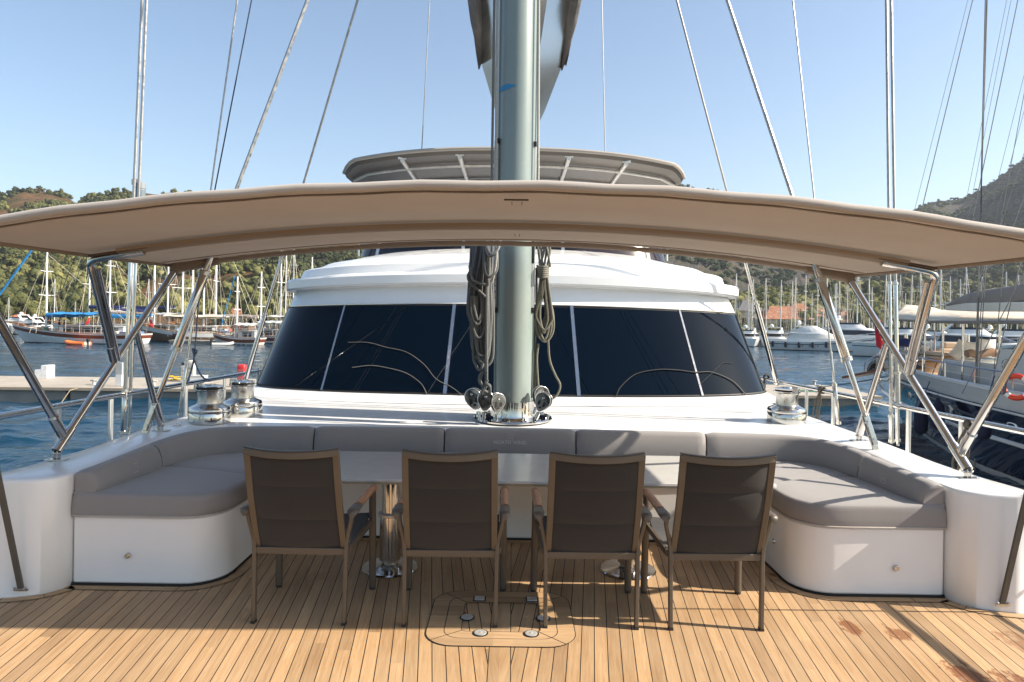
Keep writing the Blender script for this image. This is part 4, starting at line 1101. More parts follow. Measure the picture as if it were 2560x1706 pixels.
# ============================================================ terrain
SKU = [-900, -400, 0, 60, 110, 150, 200, 240, 290, 340, 420, 520, 620, 720, 860, 1000, 1300, 1500, 1650, 1700, 1790, 1900, 2000, 2150, 2240, 2290, 2340, 2400, 2450, 2500, 2560, 2640, 2750, 2900, 3400]
SKV = [500, 510, 488, 473, 475, 489, 508, 492, 479, 483, 486, 492, 486, 500, 520, 545, 580, 560, 484, 466, 480, 520, 560, 565, 548, 520, 503, 499, 474, 440, 392, 350, 310, 290, 330]
RS = lambda u: interp([-900, 700, 1700, 3400], [124, 126, 150, 165], u)
RR = lambda u: interp([-900, 500, 900, 1500, 2150, 2600, 3400], [390, 360, 420, 620, 760, 700, 600], u)
def terr(u, t):
    """terrain point at image azimuth u, depth fraction t (t>1 falls away behind the ridge)"""
    r0, r1 = RS(u), RR(u); y = lerp(r0, r1, t)
    top = PY(u, interp(SKU, SKV, u), r1); x = PY(u, 780, 1).x*y
    k = sstep((u-1500)/300)
    if t <= 1:
        pl = .05*t+.95*t**1.25
        pr = interp([0, .12, .3, .42, .62, .8, 1], [0, .03, .10, .24, .62, .80, 1], t)
        p = lerp(pl, pr, k)
        z = lerp(WATER+.5, top.z, p)
        amp = lerp(10, 34, k)*min(1, t*3)*(1-t)**.6
        z += amp*(noise.fractal(Vector((x*.012, y*.012, 3.1)), 1, 2.1, 5)*.9) + (k*14*noise.ridged_multi_fractal(Vector((x*.02, y*.012, 7)), 1, 2, 4, 1, 2)-k*14)*min(1, max(0, (t-.3)*4))*(1-t)
        z += 2.2*noise.noise(Vector((u*.02, t*9, 5)))*min(1, t*5)
        lim = HEYE+(top.z-HEYE)*(y/r1)*.985
        z = min(z, lim) if t < 1 else z
        z = max(z, WATER+.45)
        if t > .985: z = top.z+1.2*noise.noise(Vector((u*.03, 1, 2)))*2
    else: z = top.z-(t-1)*120
    return Vector((x, y, z))
US = [(-880+14*i) for i in range(304)]; TS = [j/46 for j in range(47)]+[1.15, 1.5]
def m_ground():
    t = NT('hillside')
    geo = t.node('ShaderNodeNewGeometry'); sp = t.node('ShaderNodeSeparateXYZ'); t.l.new(geo.outputs['Position'], sp.inputs[0])
    nz = t.noise(.06, 8, .7, geo.outputs['Position']); fine = t.noise(.35, 8, .75, geo.outputs['Position'], .8)
    mpp = t.node('ShaderNodeMapping'); t.l.new(geo.outputs['Position'], mpp.inputs[0]); mpp.inputs['Scale'].default_value = (.16, .16, .035)
    streak = t.noise(1, 8, .75, mpp.outputs[0], 1.2)
    soil = t.ramp(fine, [(.3, (.13, .075, .035)), (.55, (.26, .15, .075)), (.8, (.34, .23, .13))])
    grass = t.ramp(fine, [(.3, (.045, .05, .016)), (.7, (.14, .125, .05))])
    left = t.mix(t.ramp(nz, [(.38, 0), (.55, 1)]), grass, soil)
    rock = t.ramp(streak, [(.3, (.055, .055, .055)), (.5, (.125, .12, .11)), (.62, (.25, .19, .13)), (.8, (.33, .285, .22))])
    rock = t.mix(t.ramp(fine, [(.35, .75), (.5, 0)]), rock, (.045, .05, .04))
    right = t.mix(t.ramp(nz, [(.5, 0), (.6, .7)]), rock, grass)
    k = t.math('MULTIPLY', t.math('SUBTRACT', sp.outputs[0], 30), .02, clamp=True)
    col = t.mix(k, left, right); t.base(col, .95, 0, .1)
    t.bump(t.math('ADD', streak, fine), 1, 5); return t.m
mb = MB(); P = [[terr(u, t) for u in US] for t in TS]
mb.loft(P, False, False)
hill = mb.build('hills', m_ground(), smooth=True, ang=180); structure(hill)

# ============================================================ forest (many far trees read as one mass)
def ico(sub):
    bm = bmesh.new(); bmesh.ops.create_icosphere(bm, subdivisions=sub, radius=1); bm.verts.ensure_lookup_table()
    v = np.array([tuple(x.co) for x in bm.verts]); f = np.array([[q.index for q in x.verts] for x in bm.faces]); bm.free(); return v, f
def template(nl, nleaf, flat, seed, leaf=.22):
    r = np.random.default_rng(seed); V, Fc = [], []; off = 0; iv, jf = ico(1)
    cents = []
    for k in range(nl):
        c = np.array([r.uniform(-.5, .5), r.uniform(-.5, .5), r.uniform(.25, .85)*flat]); s = r.uniform(.34, .58)
        cents.append((c, s)); d = iv*s*np.array([1, 1, .75])*(1+r.uniform(-.28, .28, (len(iv), 1))) + c
        V.append(d); Fc.append(jf+off); off += len(iv)
    L = []
    for k in range(nleaf):
        c, s = cents[r.integers(nl)]; d = r.normal(size=3); d /= np.linalg.norm(d); d[2] = abs(d[2])*.8 if r.random() < .75 else d[2]
        p = c+d*s*r.uniform(.85, 1.25)*np.array([1, 1, .8]); a = r.normal(size=3); a /= np.linalg.norm(a); b = np.cross(a, d); b /= np.linalg.norm(b)+1e-6
        q = r.uniform(.6, 1.2)*leaf; L += [p+a*q, p-a*q*.5+b*q*.8, p-a*q*.5-b*q*.8]
    if L: V.append(np.array(L)); Fc.append(np.arange(len(L)).reshape(-1, 3)+off)
    return np.concatenate(V), np.concatenate(Fc)
def m_leaf(name, stops, sat=1):
    t = NT(name); geo = t.node('ShaderNodeNewGeometry')
    at = t.node('ShaderNodeAttribute'); at.attribute_name = 'tone'
    c1 = t.ramp(at.outputs['Fac'], stops)
    c2 = t.ramp(geo.outputs['Random Per Island'], [(0, (.62, .66, .6)), (.5, (1, 1, 1)), (1, (1.35, 1.3, 1.15))])
    t.base(t.mix(1, c1, c2, 'MULTIPLY'), .85, 0, .15)
    tr = t.node('ShaderNodeBsdfTranslucent'); t.l.new(c1, tr.inputs[0]); mx = t.node('ShaderNodeMixShader'); mx.inputs[0].default_value = .18
    t.l.new(t.p.outputs[0], mx.inputs[1]); t.l.new(tr.outputs[0], mx.inputs[2]); t.l.new(mx.outputs[0], t.n['Material Output'].inputs[0])
    return t.m
LEAFL = m_leaf('pine_foliage', [(0, (.040, .050, .024)), (.35, (.082, .090, .036)), (.7, (.138, .142, .054)), (1, (.195, .182, .078))])
LEAFR = m_leaf('scrub_foliage', [(0, (.028, .044, .018)), (.5, (.055, .078, .026)), (1, (.105, .130, .040))])
def scatter(name, pts, temps, mat, lab=None):
    """pts: list of (pos, sx, sz, tone)"""
    V, Fc, TN = [], [], []; off = 0
    for i, (p, sx, sz, tone) in enumerate(pts):
        tv, tf = temps[i % len(temps)]; a = (i*2.399) % 6.283; c, s = math.cos(a), math.sin(a)
        v = np.empty_like(tv); v[:, 0] = (tv[:, 0]*c-tv[:, 1]*s)*sx+p[0]; v[:, 1] = (tv[:, 0]*s+tv[:, 1]*c)*sx+p[1]; v[:, 2] = tv[:, 2]*sz+p[2]
        V.append(v); Fc.append(tf+off); TN.append(np.full(len(tv), tone)); off += len(tv)
    V = np.concatenate(V).astype(np.float32); Fc = np.concatenate(Fc).astype(np.int32); TN = np.concatenate(TN).astype(np.float32)
    me = bpy.data.meshes.new(name); me.vertices.add(len(V)); me.vertices.foreach_set('co', V.ravel())
    me.loops.add(Fc.size); me.loops.foreach_set('vertex_index', Fc.ravel()); me.polygons.add(len(Fc))
    me.polygons.foreach_set('loop_start', np.arange(0, Fc.size, 3, dtype=np.int32)); me.polygons.foreach_set('loop_total', np.full(len(Fc), 3, dtype=np.int32))
    a = me.attributes.new('tone', 'FLOAT', 'POINT'); a.data.foreach_set('value', TN); me.update(calc_edges=True)
    me.materials.append(mat); o = bpy.data.objects.new(name, me); COL.objects.link(o); tag(o, kind='stuff'); return o
TL = [template(4, 46, 1.0, s) for s in range(6)]; TR = [template(2, 22, .8, 50+s, .3) for s in range(5)]
rr = random.Random(5); left = []; right = []; low = []
for k in range(9500):
    u = rr.uniform(-420, 1000); t = rr.random()**.9*.99+.01
    if u > 760 and rr.random() < .5: continue
    p = terr(u, t); nz = noise.noise(Vector((p.x*.02, p.y*.02, 9)))+.5*noise.noise(Vector((p.x*.07, p.y*.07, 2)))
    # bare ochre clearings near the crest and on the spur
    if nz > .26-.30*max(0, t-.5): continue
    if (abs(u-640) < 60 and .30 < t < .55 and nz > -.15): continue
    if (abs(u-70) < 60 and t > .75 and nz > -.1): continue
    s = rr.uniform(1.2, 2.9)*(1-.10*t); left.append(((p.x, p.y, p.z-.8), s, s*rr.uniform(.9, 1.45), min(1, max(0, .5+nz*.9+rr.uniform(-.35, .35)))))
for k in range(10500):
    u = rr.uniform(1560, 2900); t = rr.random(); p = terr(u, t)
    nz = noise.noise(Vector((p.x*.012, p.y*.012, 4)))+.6*noise.noise(Vector((p.x*.05, p.y*.05, 6)))
    if t < .34:
        s = rr.uniform(2.2, 4.4); low.append(((p.x, p.y, p.z-.8), s, s*rr.uniform(.8, 1.2), min(1, max(0, .6+nz+rr.uniform(-.3, .3))))); continue
    dens = .12+.9*sstep((u-2080)/220); 
    if nz > -.05+dens*.62: continue
    s = rr.uniform(1.7, 4.0); right.append(((p.x, p.y, p.z-.6), s, s*rr.uniform(.6, 1.0), min(1, max(0, .35+nz+rr.uniform(-.3, .3)))))
scatter('pine_wood', left, TL, LEAFL); scatter('hill_scrub', right, TR, LEAFR); scatter('valley_wood', low, TL[:4], LEAFL)
BARK = simple('bark', (.13, .09, .06), .9)
def shore_tree(u, y, h, tone, lab, seed):
    p = PY(u, 820, y); p.z = WATER+.7; t = thing('shore_tree', lab, 'tree', p, 'trees along the far shore')
    mb = MB(); mb.tube([p, p+Vector((.1, 0, h*.35)), p+Vector((-.1, 0, h*.6))], [.22, .16, .08], 7)
    for a in (0, 2, 4): mb.tube([p+Vector((0, 0, h*.35)), p+Vector((math.cos(a)*h*.2, math.sin(a)*h*.2, h*.6))], [.10, .04], 5)
    mb.build('trunk', BARK, t)
    tv, tf = template(9, 900, 1.0, seed, .06); mb = MB()
    o = scatter('crown', [((0, 0, h*.30), h*.42, h*.62, tone)], [(tv, tf)], LEAFL); del o['kind']; o.parent = t
for i, (u, h, tone) in enumerate(((20, 7, .3), (75, 5.5, .55), (150, 6, .35), (205, 6.5, .3), (310, 7, .6), (352, 6, .5), (430, 8.5, .8), (478, 9, .75), (508, 6, .7), (560, 5, .5), (632, 8, .65), (668, 7, .7), (705, 6, .6))):
    d = ['dark round tree', 'bushy olive green tree', 'spreading tree', 'leafy tree'][i % 4]
    shore_tree(u, 128+i % 3*3, h, tone, '%s on the left shore behind the boats, number %s from the left' % (d, 'one two three four five six seven eight nine ten eleven twelve thirteen'.split()[i]), 80+i)
for i, (u, h, tone) in enumerate(((1820, 7, .7), (1855, 7.5, .5), (1900, 6.5, .25), (2010, 7, .6), (2040, 6, .2), (2105, 7.5, .55), (2150, 6.5, .3), (2200, 8, .6), (2262, 7, .4), (2330, 8, .5), (2395, 7, .3), (2460, 8, .5), (2530, 7, .35))):
    d = ['pale green tree', 'dark leafy tree', 'broad tree', 'round bushy tree'][i % 4]
    shore_tree(u, 156+i % 3*4, h, tone, '%s behind the right marina masts, number %s from the left' % (d, 'one two three four five six seven eight nine ten eleven twelve thirteen'.split()[i]), 120+i)

# ============================================================ buildings
def house(u, y, w, h, rh, lab, nwin=3, dep=8, rot=0, vb=None, roofm=None):
    p = PY(u, 820, y); p.z = (WATER+.6) if vb is None else PY(u, vb, y).z
    t = thing('house', lab, 'house', p, rz=rot); ORG[t.name] = Vector((0, 0, 0))
    mb = MB(); mb.box((0, 0, h/2), (w, dep, h)); mb.build('wall', STUCCO, t, smooth=False)
    mb = MB(); e = .6; mb.add([(-w/2-e, -dep/2-e, h), (w/2+e, -dep/2-e, h), (w/2+e, dep/2+e, h), (-w/2-e, dep/2+e, h), (-w/2+dep*.32, 0, h+rh), (w/2-dep*.32, 0, h+rh)], [(0, 1, 5, 4), (1, 2, 5), (2, 3, 4, 5), (3, 0, 4), (3, 2, 1, 0)]); rf = mb.build('roof', roofm or TILE, t, smooth=False)
    mb = MB(); mb.box((w*.2, dep*.1, h+rh*.8), (.5, .5, rh*.8)); mb.build('chimney', STUCCO, rf)
    for i in range(nwin):
        x = -w/2+w*(i+.5)/nwin; mb = MB(); mb.box((x, -dep/2-.02, h*.55), (w/nwin*.45, .06, h*.35)); mb.build('window', FARGLASS, t, smooth=False)
for a in ((12, 132, 9, 2.2, 1.3, 'low house with a terracotta roof at the far left shore'), (595, 140, 5.5, 3, 2, 'small terracotta roofed house behind the short-masted wooden boat'), (662, 142, 5, 3.2, 2, 'terracotta roofed house nearest the left end of the deckhouse'),
          (1952, 158, 10, 4.2, 3, 'large terracotta roofed house behind the right marina'), (1994, 162, 7, 5, 3, 'tall terracotta gabled house right of the largest red roof'), (2062, 165, 9, 4.5, 2.4, 'long terracotta roofed house behind the leaning masts'), (2105, 160, 5, 4, 2.4, 'small terracotta roofed house left of the red flag'), (2290, 168, 8, 4.6, 2.6, 'house with a dull red roof behind the neighbouring boat awning')):
    house(a[0], a[1], a[2], a[3], a[4], a[5])
house(1862, 158, 4, 6, 2.6, 'grey house with a pointed slate roof left of the red roofs', 2, 5, roofm=simple('slate', (.12, .12, .12), .8)); house(1890, 160, 7, 4, 2.4, 'brown timber house half hidden by trees beside the pointed roof', 3, roofm=simple('brown_roof', (.16, .10, .06), .8))
house(662, 236, 2.6, 2.4, .3, 'tiny white hut on the bare spur of the left hill', 1, 3, vb=672)

# ============================================================ pontoon and things on it
def dockY(x): return 31.5+.038*x
X0, X1 = -70, 17.5
dk = thing('pontoon', 'long pale concrete pontoon crossing behind the yacht', 'pontoon', (0, 33, WATER))
mb = MB(); mb.add([(X0, dockY(X0), -1.80), (X1, dockY(X1), -1.80), (X1, dockY(X1)+5.3, -1.80), (X0, dockY(X0)+5.3, -1.80), (X0, dockY(X0), -1.93), (X1, dockY(X1), -1.93), (X1, dockY(X1)+5.3, -1.93), (X0, dockY(X0)+5.3, -1.93)], [(0, 1, 2, 3), (0, 4, 5, 1), (1, 5, 6, 2), (2, 6, 7, 3), (3, 7, 4, 0), (7, 6, 5, 4)])
mb.build('deck_slab', CONCT, dk, smooth=False)
for k in range(7):
    a = X0+k*12.5; mb = MB(); mb.add([(a+.1, dockY(a)+.10, -1.93), (a+12.4, dockY(a+12.4)+.10, -1.93), (a+12.4, dockY(a)+5.1, -1.93), (a+.1, dockY(a)+5.1, -1.93), (a+.1, dockY(a)+.10, -2.6), (a+12.4, dockY(a+12.4)+.10, -2.6), (a+12.4, dockY(a)+5.1, -2.6), (a+.1, dockY(a)+5.1, -2.6)], [(0, 4, 5, 1), (1, 5, 6, 2), (2, 6, 7, 3), (3, 7, 4, 0), (7, 6, 5, 4)]); mb.build('float', CONC, dk, smooth=False)
mb = MB(); mb.bar((X0, dockY(X0)-.02, -1.87), (X1, dockY(X1)-.02, -1.87), .05, .12); mb.build('edge_board', simple('weathered_board', (.30, .25, .19), .8), dk)
def dz(u, v): p = PZ(u, v, -1.80); return p
p = dz(104, 945); st = thing('boarding_steps', 'white plastic boarding steps on the far edge of the left pontoon', 'steps', p)
mb = MB()
for k in range(3): mb.box((p.x-.32+.32*k, p.y-.003*k, p.z+.11*(k+1)), (.319, .6, .22*(k+1)))
mb.build('step_block', simple('white_plastic', (.75, .75, .75), .4), st, bevel=.01)
def bollard(u, v, lab):
    p = dz(u, v); mb = MB(); mb.lathe([(.10, 0), (.09, .03), (.07, .06), (.07, .16), (.11, .20), (.11, .24), (.0, .25)], 14, Matrix.Translation(p)); mb.box((p.x, p.y, p.z+.19), (.34, .08, .05)); tag(mb.build('bollard', GREYP), lab, 'bollard', 'mooring bollards on the pontoon')
bollard(235, 962, 'grey mooring bollard on the left pontoon right of the white steps'); bollard(384, 963, 'mooring bollard on the left pontoon beside the diagonal stay'); bollard(2046, 974, 'dark mooring bollard on the right pontoon near the rope-tied rail'); bollard(2036, 962, 'mooring bollard at the far edge of the right pontoon')
p = dz(298, 966); t = thing('info_post', 'grey and white slab post standing on the left pontoon behind the twin shrouds', 'post', p)
mb = MB(); mb.box((p.x, p.y, p.z+.82), (.30, .12, .55)); mb.build('upper_panel', GREYP, t, bevel=.01); mb = MB(); mb.box((p.x, p.y, p.z+.28), (.30, .12, .53)); mb.build('lower_panel', WHITE, t, bevel=.01)
def pedestal(u, v, h, w, lab, top=None):
    p = dz(u, v); t = thing('power_pedestal', lab, 'service pedestal', p, 'shore power pedestals on the pontoon')
    mb = MB(); mb.loft([[Vector((p.x+dx*w*k, p.y+dy*w*.8*k, p.z+z)) for dx, dy in ((-.5, -.5), (.5, -.5), (.5, .5), (-.5, .5))] for z, k in ((0, 1), (h*.9, .92), (h, .8), (h*1.03, .4))]); mb.build('pedestal_body', OFFW, t, bevel=.02)
    for k in range(3): mb = MB(); mb.box((p.x+.02, p.y-w*.43, p.z+h*(.25+.2*k)), (w*.5, .03, h*.07)); mb.build('socket_cover', simple('olive_socket', (.25, .24, .14), .5), t)
    mb = MB(); mb.box((p.x, p.y-w*.42, p.z+h*.82), (w*.55, .03, h*.16)); mb.build('meter_window', GREYP, t)
    if top: mb = MB(); mb.box((p.x, p.y, p.z+h*1.05), (w*.8, w*.8, .14)); mb.build('lamp_head', top, t, bevel=.02)
pedestal(458, 955, .85, .20, 'narrow white pedestal with a black cap on the left pontoon', BLACK); pedestal(478, 955, 1.05, .36, 'wide white power pedestal with socket covers on the left pontoon')
p = dz(497, 957); mb = MB(); mb.box((p.x, p.y, p.z+.17), (.72, .4, .34)); mb.box((p.x, p.y, p.z+.355), (.76, .44, .03)); tag(mb.build('storage_box', WHITE, bevel=.01), 'small white storage box at the foot of the power pedestals', 'box')
p = dz(604, 968); t = thing('fire_post', 'red rounded fire equipment post on the left pontoon', 'fire post', p)
mb = MB(); mb.loft([[Vector((p.x+x*k, p.y+y*k, p.z+z)) for x, y in rrect(0, 0, .19, .15, .07, 3)] for z, k in ((0, .9), (.9, 1), (1.0, .96), (1.06, .7))]); mb.build('post_body', REDP, t); mb = MB(); mb.box((p.x, p.y-.155, p.z+.6), (.24, .02, .5)); mb.build('post_door', simple('pink_panel', (.5, .12, .12), .3), t)
rr = random.Random(2); p = dz(437, 952); mb = MB()
mb.tube(smooth_path([p+Vector((rr.uniform(-.35, .35), rr.uniform(-.25, .25), .03+.02*k)) for k in range(12)], 4), .028, 6); tag(mb.build('hose_pile', simple('yellow_hose', (.55, .38, .04), .5)), 'heap of yellow hose on the left pontoon', 'hose')
p = dz(2010, 979); mb = MB(); mb.tube([p+Vector((.9*math.cos(a)*(.6+.4*((a*.3) % 1)), .35*math.sin(a), .03)) for a in [k*.35 for k in range(60)]], .022, 6); tag(mb.build('hose_coil', simple('green_hose', (.05, .22, .14), .5)), 'flat coil of green hose on the right pontoon', 'hose')
def line(name, pts, r, mat, lab, cat='mooring line', sag=0):
    P = []
    for i in range(len(pts)-1):
        for k in range(8): 
            q = Vector(pts[i]).lerp(Vector(pts[i+1]), k/8); q.z -= sag*4*(k/8)*(1-k/8); P.append(q)
    P.append(Vector(pts[-1])); mb = MB(); mb.tube(P, r, 6); return tag(mb.build(name, mat), lab, cat)
line('mooring_line', [dz(2015, 970), PY(2240, 936, 27)], .022, ROPEB, 'dark mooring line from the right pontoon to the navy boat bow', sag=.1)
line('mooring_line', [dz(217, 966), dz(217, 966)+Vector((0, -1.2, -.06)), dz(217, 966)+Vector((-.2, -1.6, -.7))], .02, m_rope('sandy_rope', (.45, .36, .22)), 'sandy rope hanging over the left pontoon edge')
line('mooring_line', [PY(2132, 925, 33), PY(2130, 965, 33), PY(2140, 985, 33), PY(2150, 975, 33)], .02, ROPEB, 'dark chain hanging at the right pontoon beside the navy boat')

# ============================================================ boats
def lthing(name, lab, cat, loc, rz, group=None):
    t = thing(name, lab, cat, loc, group, rz); ORG[t.name] = Vector((0, 0, 0)); return t
class Hull:
    def __init__(s, L, B, f0, f1, over=1.5, mid=.4, pw=2.2, tr=.72, tuck=.5): s.__dict__.update(locals())
    def hb(s, t):
        if t > s.mid: return s.B/2*max(0, 1-((t-s.mid)/(1-s.mid))**s.pw)
        return s.B/2*(s.tr+(1-s.tr)*math.sin(t/s.mid*math.pi/2))
    def sheer(s, t): return s.f0+(s.f1-s.f0)*max(0, t-.25)**2/.5625+.12*max(0, .25-t)*2
    def pt(s, t, z, side):
        q = max(0, min(1.15, (z+.5)/(s.sheer(t)+.5)))
        hb = s.hb(t)*(lerp(.62, 1, min(1, q)**.7) if t < .6 else lerp(lerp(.62, .25, (t-.6)/.4), 1, min(1, q)**.9))
        x = -s.L/2+s.L*t-s.over*(1-q)**1.3*sstep((t-.6)/.4)+s.tuck*(1-q)*(1-sstep(t/.15))
        return Vector((x, hb*side+.012*side, z))
    def strip(s, za, zb, n=24, rows=5, off=0):
        mb = MB()
        for side in (1, -1):
            R_ = []
            for j in range(rows):
                row = []
                for i in range(n+1):
                    t = i/n; a = za(t) if callable(za) else za; b = zb(t) if callable(zb) else zb
                    p = s.pt(t, lerp(a, b, j/(rows-1)), side); p.y += off*side; row.append(p)
                R_.append(row)
            mb.loft(R_, False, False)
            if side == 1: r1 = R_
        # transom
        vs = [r[0] for r in r1]+[r[0] for r in R_]; n_ = len(r1)
        mb.add(vs, [(i, i+1, n_+i+1, n_+i) for i in range(n_-1)]); return mb
    def deck(s, dz=-.25, n=24):
        mb = MB(); mb.loft([[s.pt(i/n, s.sheer(i/n)+dz, 1)*1 for i in range(n+1)], [s.pt(i/n, s.sheer(i/n)+dz, -1) for i in range(n+1)]], False, False); return mb
    def rail(s, dz, r, t0=0, t1=1, n=24, off=-.03):
        mb = MB()
        for side in (1, -1): mb.tube([s.pt(lerp(t0, t1, i/n), s.sheer(lerp(t0, t1, i/n)), side)+Vector((0, off*side, dz)) for i in range(n+1)], r, 6)
        return mb
def add_mast(t, x, h, base, r, mat, spr=2, L=10, boomL=5, cover=None, bz=None, lean=0, wires=True, sag=.12, beam=2.0):
    mb = MB(); mb.tube([(x, 0, base), (x-lean*h, 0, base+h)], [r, r*.75], 10); m = mb.build('mast', mat, t)
    for k in range(spr):
        z = base+h*(.45+.3*k if spr > 1 else .62); w = beam*.30*(1-.2*k); xx = x-lean*(z-base)
        mb = MB(); mb.tube([(xx, -w, z), (xx, 0, z-.04), (xx, w, z)], r*.35, 6); mb.build('spreader', mat, m)
    top = Vector((x-lean*h, 0, base+h*.97))
    if wires:
        mb = MB()
        for (px_, py_) in ((L*.5-.3, 0), (-L*.5+.3, .4), (x-.4, beam*.5), (x-.4, -beam*.5), (x+.5, beam*.48), (x+.5, -beam*.48)):
            zt = base+h*(.97 if abs(py_) < .5 or px_ < x else .6); mb.tube([(x-lean*(zt-base), 0, zt), (px_, py_, base-.2)], .024, 4)
        w = mb.build('rigging', simple('far_wire', (.50, .45, .36), .6), m); w['kind'] = 'stuff'
    if boomL:
        bz = bz if bz is not None else base+1.4
        mb = MB(); mb.tube([(x-.1, 0, bz), (x-boomL, 0, bz+.15)], .09, 8); mb.build('boom', mat, m)
        if cover:
            mb = MB(); n = 10; rings = []
            for i in range(n+1):
                k = i/n; rad = lerp(.30, .17, k)*(1+.10*math.sin(i*2.6)); c = Vector((x-.05-(boomL-.1)*k, 0, bz+.18+.15*k-sag*math.sin(k*math.pi)))
                rings.append([c+Vector((0, rad*.7*math.cos(a), rad*math.sin(a))) for a in [2*math.pi*j/10 for j in range(10)]])
            mb.loft(rings, True, True); mb.build('sail_cover', cover, m)
    return m
ALW = simple('white_spar', (.74, .74, .73), .35); ALS = simple('grey_spar', (.52, .52, .50), .4)
def gulet(lab, u, y, L, B, rz, hullm, bandm, masts, cover, awn=None, cabm=WHITE, f0=1.3, f1=2.3, over=2.2, flag=True, awz=3.6, decor=True, cab=(-.32, .12), bzadd=2.0, group='wooden boats along the left shore'):
    p = PY(u, 850, y); p.z = WATER
    t = lthing('gulet', lab, 'boat', p, rz, group); H = Hull(L, B, f0, f1, over)
    H.strip(-.5, lambda q: H.sheer(q)-.62).build('hull', hullm, t); H.strip(-.02, .10, off=.015, rows=2).build('waterline_stripe', simple('dark_boot', (.01, .012, .02), .5), t)
    H.strip(lambda q: H.sheer(q)-.62, lambda q: H.sheer(q)-.18, off=.01, rows=3).build('sheer_band', bandm, t)
    H.strip(lambda q: H.sheer(q)-.18, lambda q: H.sheer(q), rows=2).build('bulwark', WHITE if bandm is not WHITE else OFFW, t); H.rail(.02, .05).build('cap_rail', VARN, t); H.deck(-.3).build('deck', VARN, t)
    # rail with stanchions
    mb = H.rail(.55, .022, .05, .93)
    H.rail(.32, .012, .05, .93)
    for side in (1, -1):
        for k in range(12): q = lerp(.05, .93, k/11); a = H.pt(q, H.sheer(q), side); mb.tube([a, a+Vector((0, -.03*side, .55))], .02, 5)
    r_ = mb.build('guard_rail', simple('far_steel', (.6, .6, .58), .3, .7), t); r_['kind'] = 'stuff'
    # cabin with windows
    c0, c1 = cab[0]*L, cab[1]*L; zc = H.sheer(.35)-.25; cw = B*.56; hgt = 1.15
    mb = MB(); mb.loft([[Vector((x, yy, z)) for x, yy in ((c0, -cw/2), (c1, -cw/2*.94), (c1+.0, cw/2*.94), (c0, cw/2))] for z in (zc, zc+hgt*.97)]+[[Vector((x, yy, zc+hgt)) for x, yy in ((c0+.05, -cw/2+.06), (c1-.12, -cw/2*.9), (c1-.12, cw/2*.9), (c0+.05, cw/2-.06))]]); cb = mb.build('cabin', cabm, t, bevel=.04)
    mb = MB(); mb.box(((c0+c1)/2, 0, zc+hgt+.04), (c1-c0+.3, cw+.3, .07)); mb.build('cabin_roof', OFFW, t, bevel=.02)
    nwn = 6
    for side in (1, -1):
        for k in range(nwn):
            x = lerp(c0+.5, c1-.5, (k+.5)/nwn); mb = MB(); mb.box((x, side*(cw/2*.985), zc+hgt*.62), ((c1-c0)/nwn*.66, .05, hgt*.42)); w = mb.build('window', FARGLASS, t, smooth=False)
            mb = MB(); mb.box((x, side*(cw/2*.975), zc+hgt*.62), ((c1-c0)/nwn*.80, .045, hgt*.54)); mb.build('window_frame', VARN, w, smooth=False)
    for side in (1, -1):
        for k in range(6):
            q = .25+.09*k; a = H.pt(q, H.sheer(q)-.8, side); mb = MB(); mb.lathe([(.13, 0), (.13, .03), (.08, .04), (.0, .04)], 10, Matrix.Translation(a+Vector((0, -.02*side, 0))) @ Matrix.Rotation(R(-90*side), 4, 'X')); mb.build('porthole', BRUSHED, t)
    # deck clutter: forward hatch, wheel house, sunbeds
    if decor:
        mb = MB(); mb.box((L*.24, 0, H.sheer(.75)-.1), (1.4, 1.1, .35)); mb.build('fore_hatch', MAHOG, t, bevel=.03)
        mb = MB(); mb.box((-L*.40, 0, H.sheer(.1)+.1), (1.6, B*.62, .35)); mb.build('aft_cushion', simple('faded_blue_cushion', (.10, .16, .30), .8), t, bevel=.05)
        mb = MB(); mb.box((L*.15, 0, H.sheer(.65)+.05), (1.5, 1.5, .25)); mb.build('sunbed', OFFW, t, bevel=.05)
    if decor:
        rc = random.Random(int(u)); cols = [simple('clutter_red', (.45, .06, .03), .7), simple('clutter_tan', (.45, .34, .2), .8), simple('clutter_blue', (.05, .12, .28), .7), OFFW, BLACK, simple('clutter_green', (.06, .22, .14), .7)]
        for k in range(16):
            q = rc.uniform(.06, .9); a = H.pt(q, H.sheer(q), 1); a.y *= rc.uniform(-.8, .8); s_ = rc.uniform(.2, .55); mb = MB(); mb.box((a.x, a.y, a.z-.25+s_*.6), (s_*rc.uniform(.6, 1.8), s_, s_*rc.uniform(.8, 1.7)), rz=rc.random()*3); mb.build('deck_gear', cols[k % 6], t, bevel=.05)
    b0 = H.pt(1, H.sheer(1), 1); mb = MB(); mb.tube([b0+Vector((-1.5, -.0, .05)), b0+Vector((1.6, 0, .45))], [.12, .06], 8); mb.build('bowsprit', VARN, t)
    for i, (mx, mh, bl) in enumerate(masts): add_mast(t, mx*L, mh, H.sheer(.5)+.1, .14, ALW, 2, L, bl, cover if i < 2 else None, bz=H.sheer(.5)+bzadd, beam=B)
    if awn:
        a0, a1, am = awn; mb = MB(); N = 10
        top = [[Vector((lerp(a0*L, a1*L, i/N), yy*B*.42, awz-.05*math.sin(i*1.9)-abs(yy)*.28)) for i in range(N+1)] for yy in (-1, -.5, 0, .5, 1)]
        mb.loft(top, False, False); mb.loft([[p+Vector((0, 0, -.04)) for p in r] for r in top], False, False, True); aw_ = mb.build('boat_awning', am, t)
        mb = MB()
        for i in range(0, N+1, 3):
            for s_ in (-1, 1): x = lerp(a0*L, a1*L, i/N); mb.tube([(x, s_*B*.40, H.sheer(.4)), (x, s_*B*.40, awz-.3)], .025, 6)
        w_ = mb.build('awning_pole', ALS, aw_); w_['kind'] = 'stuff'
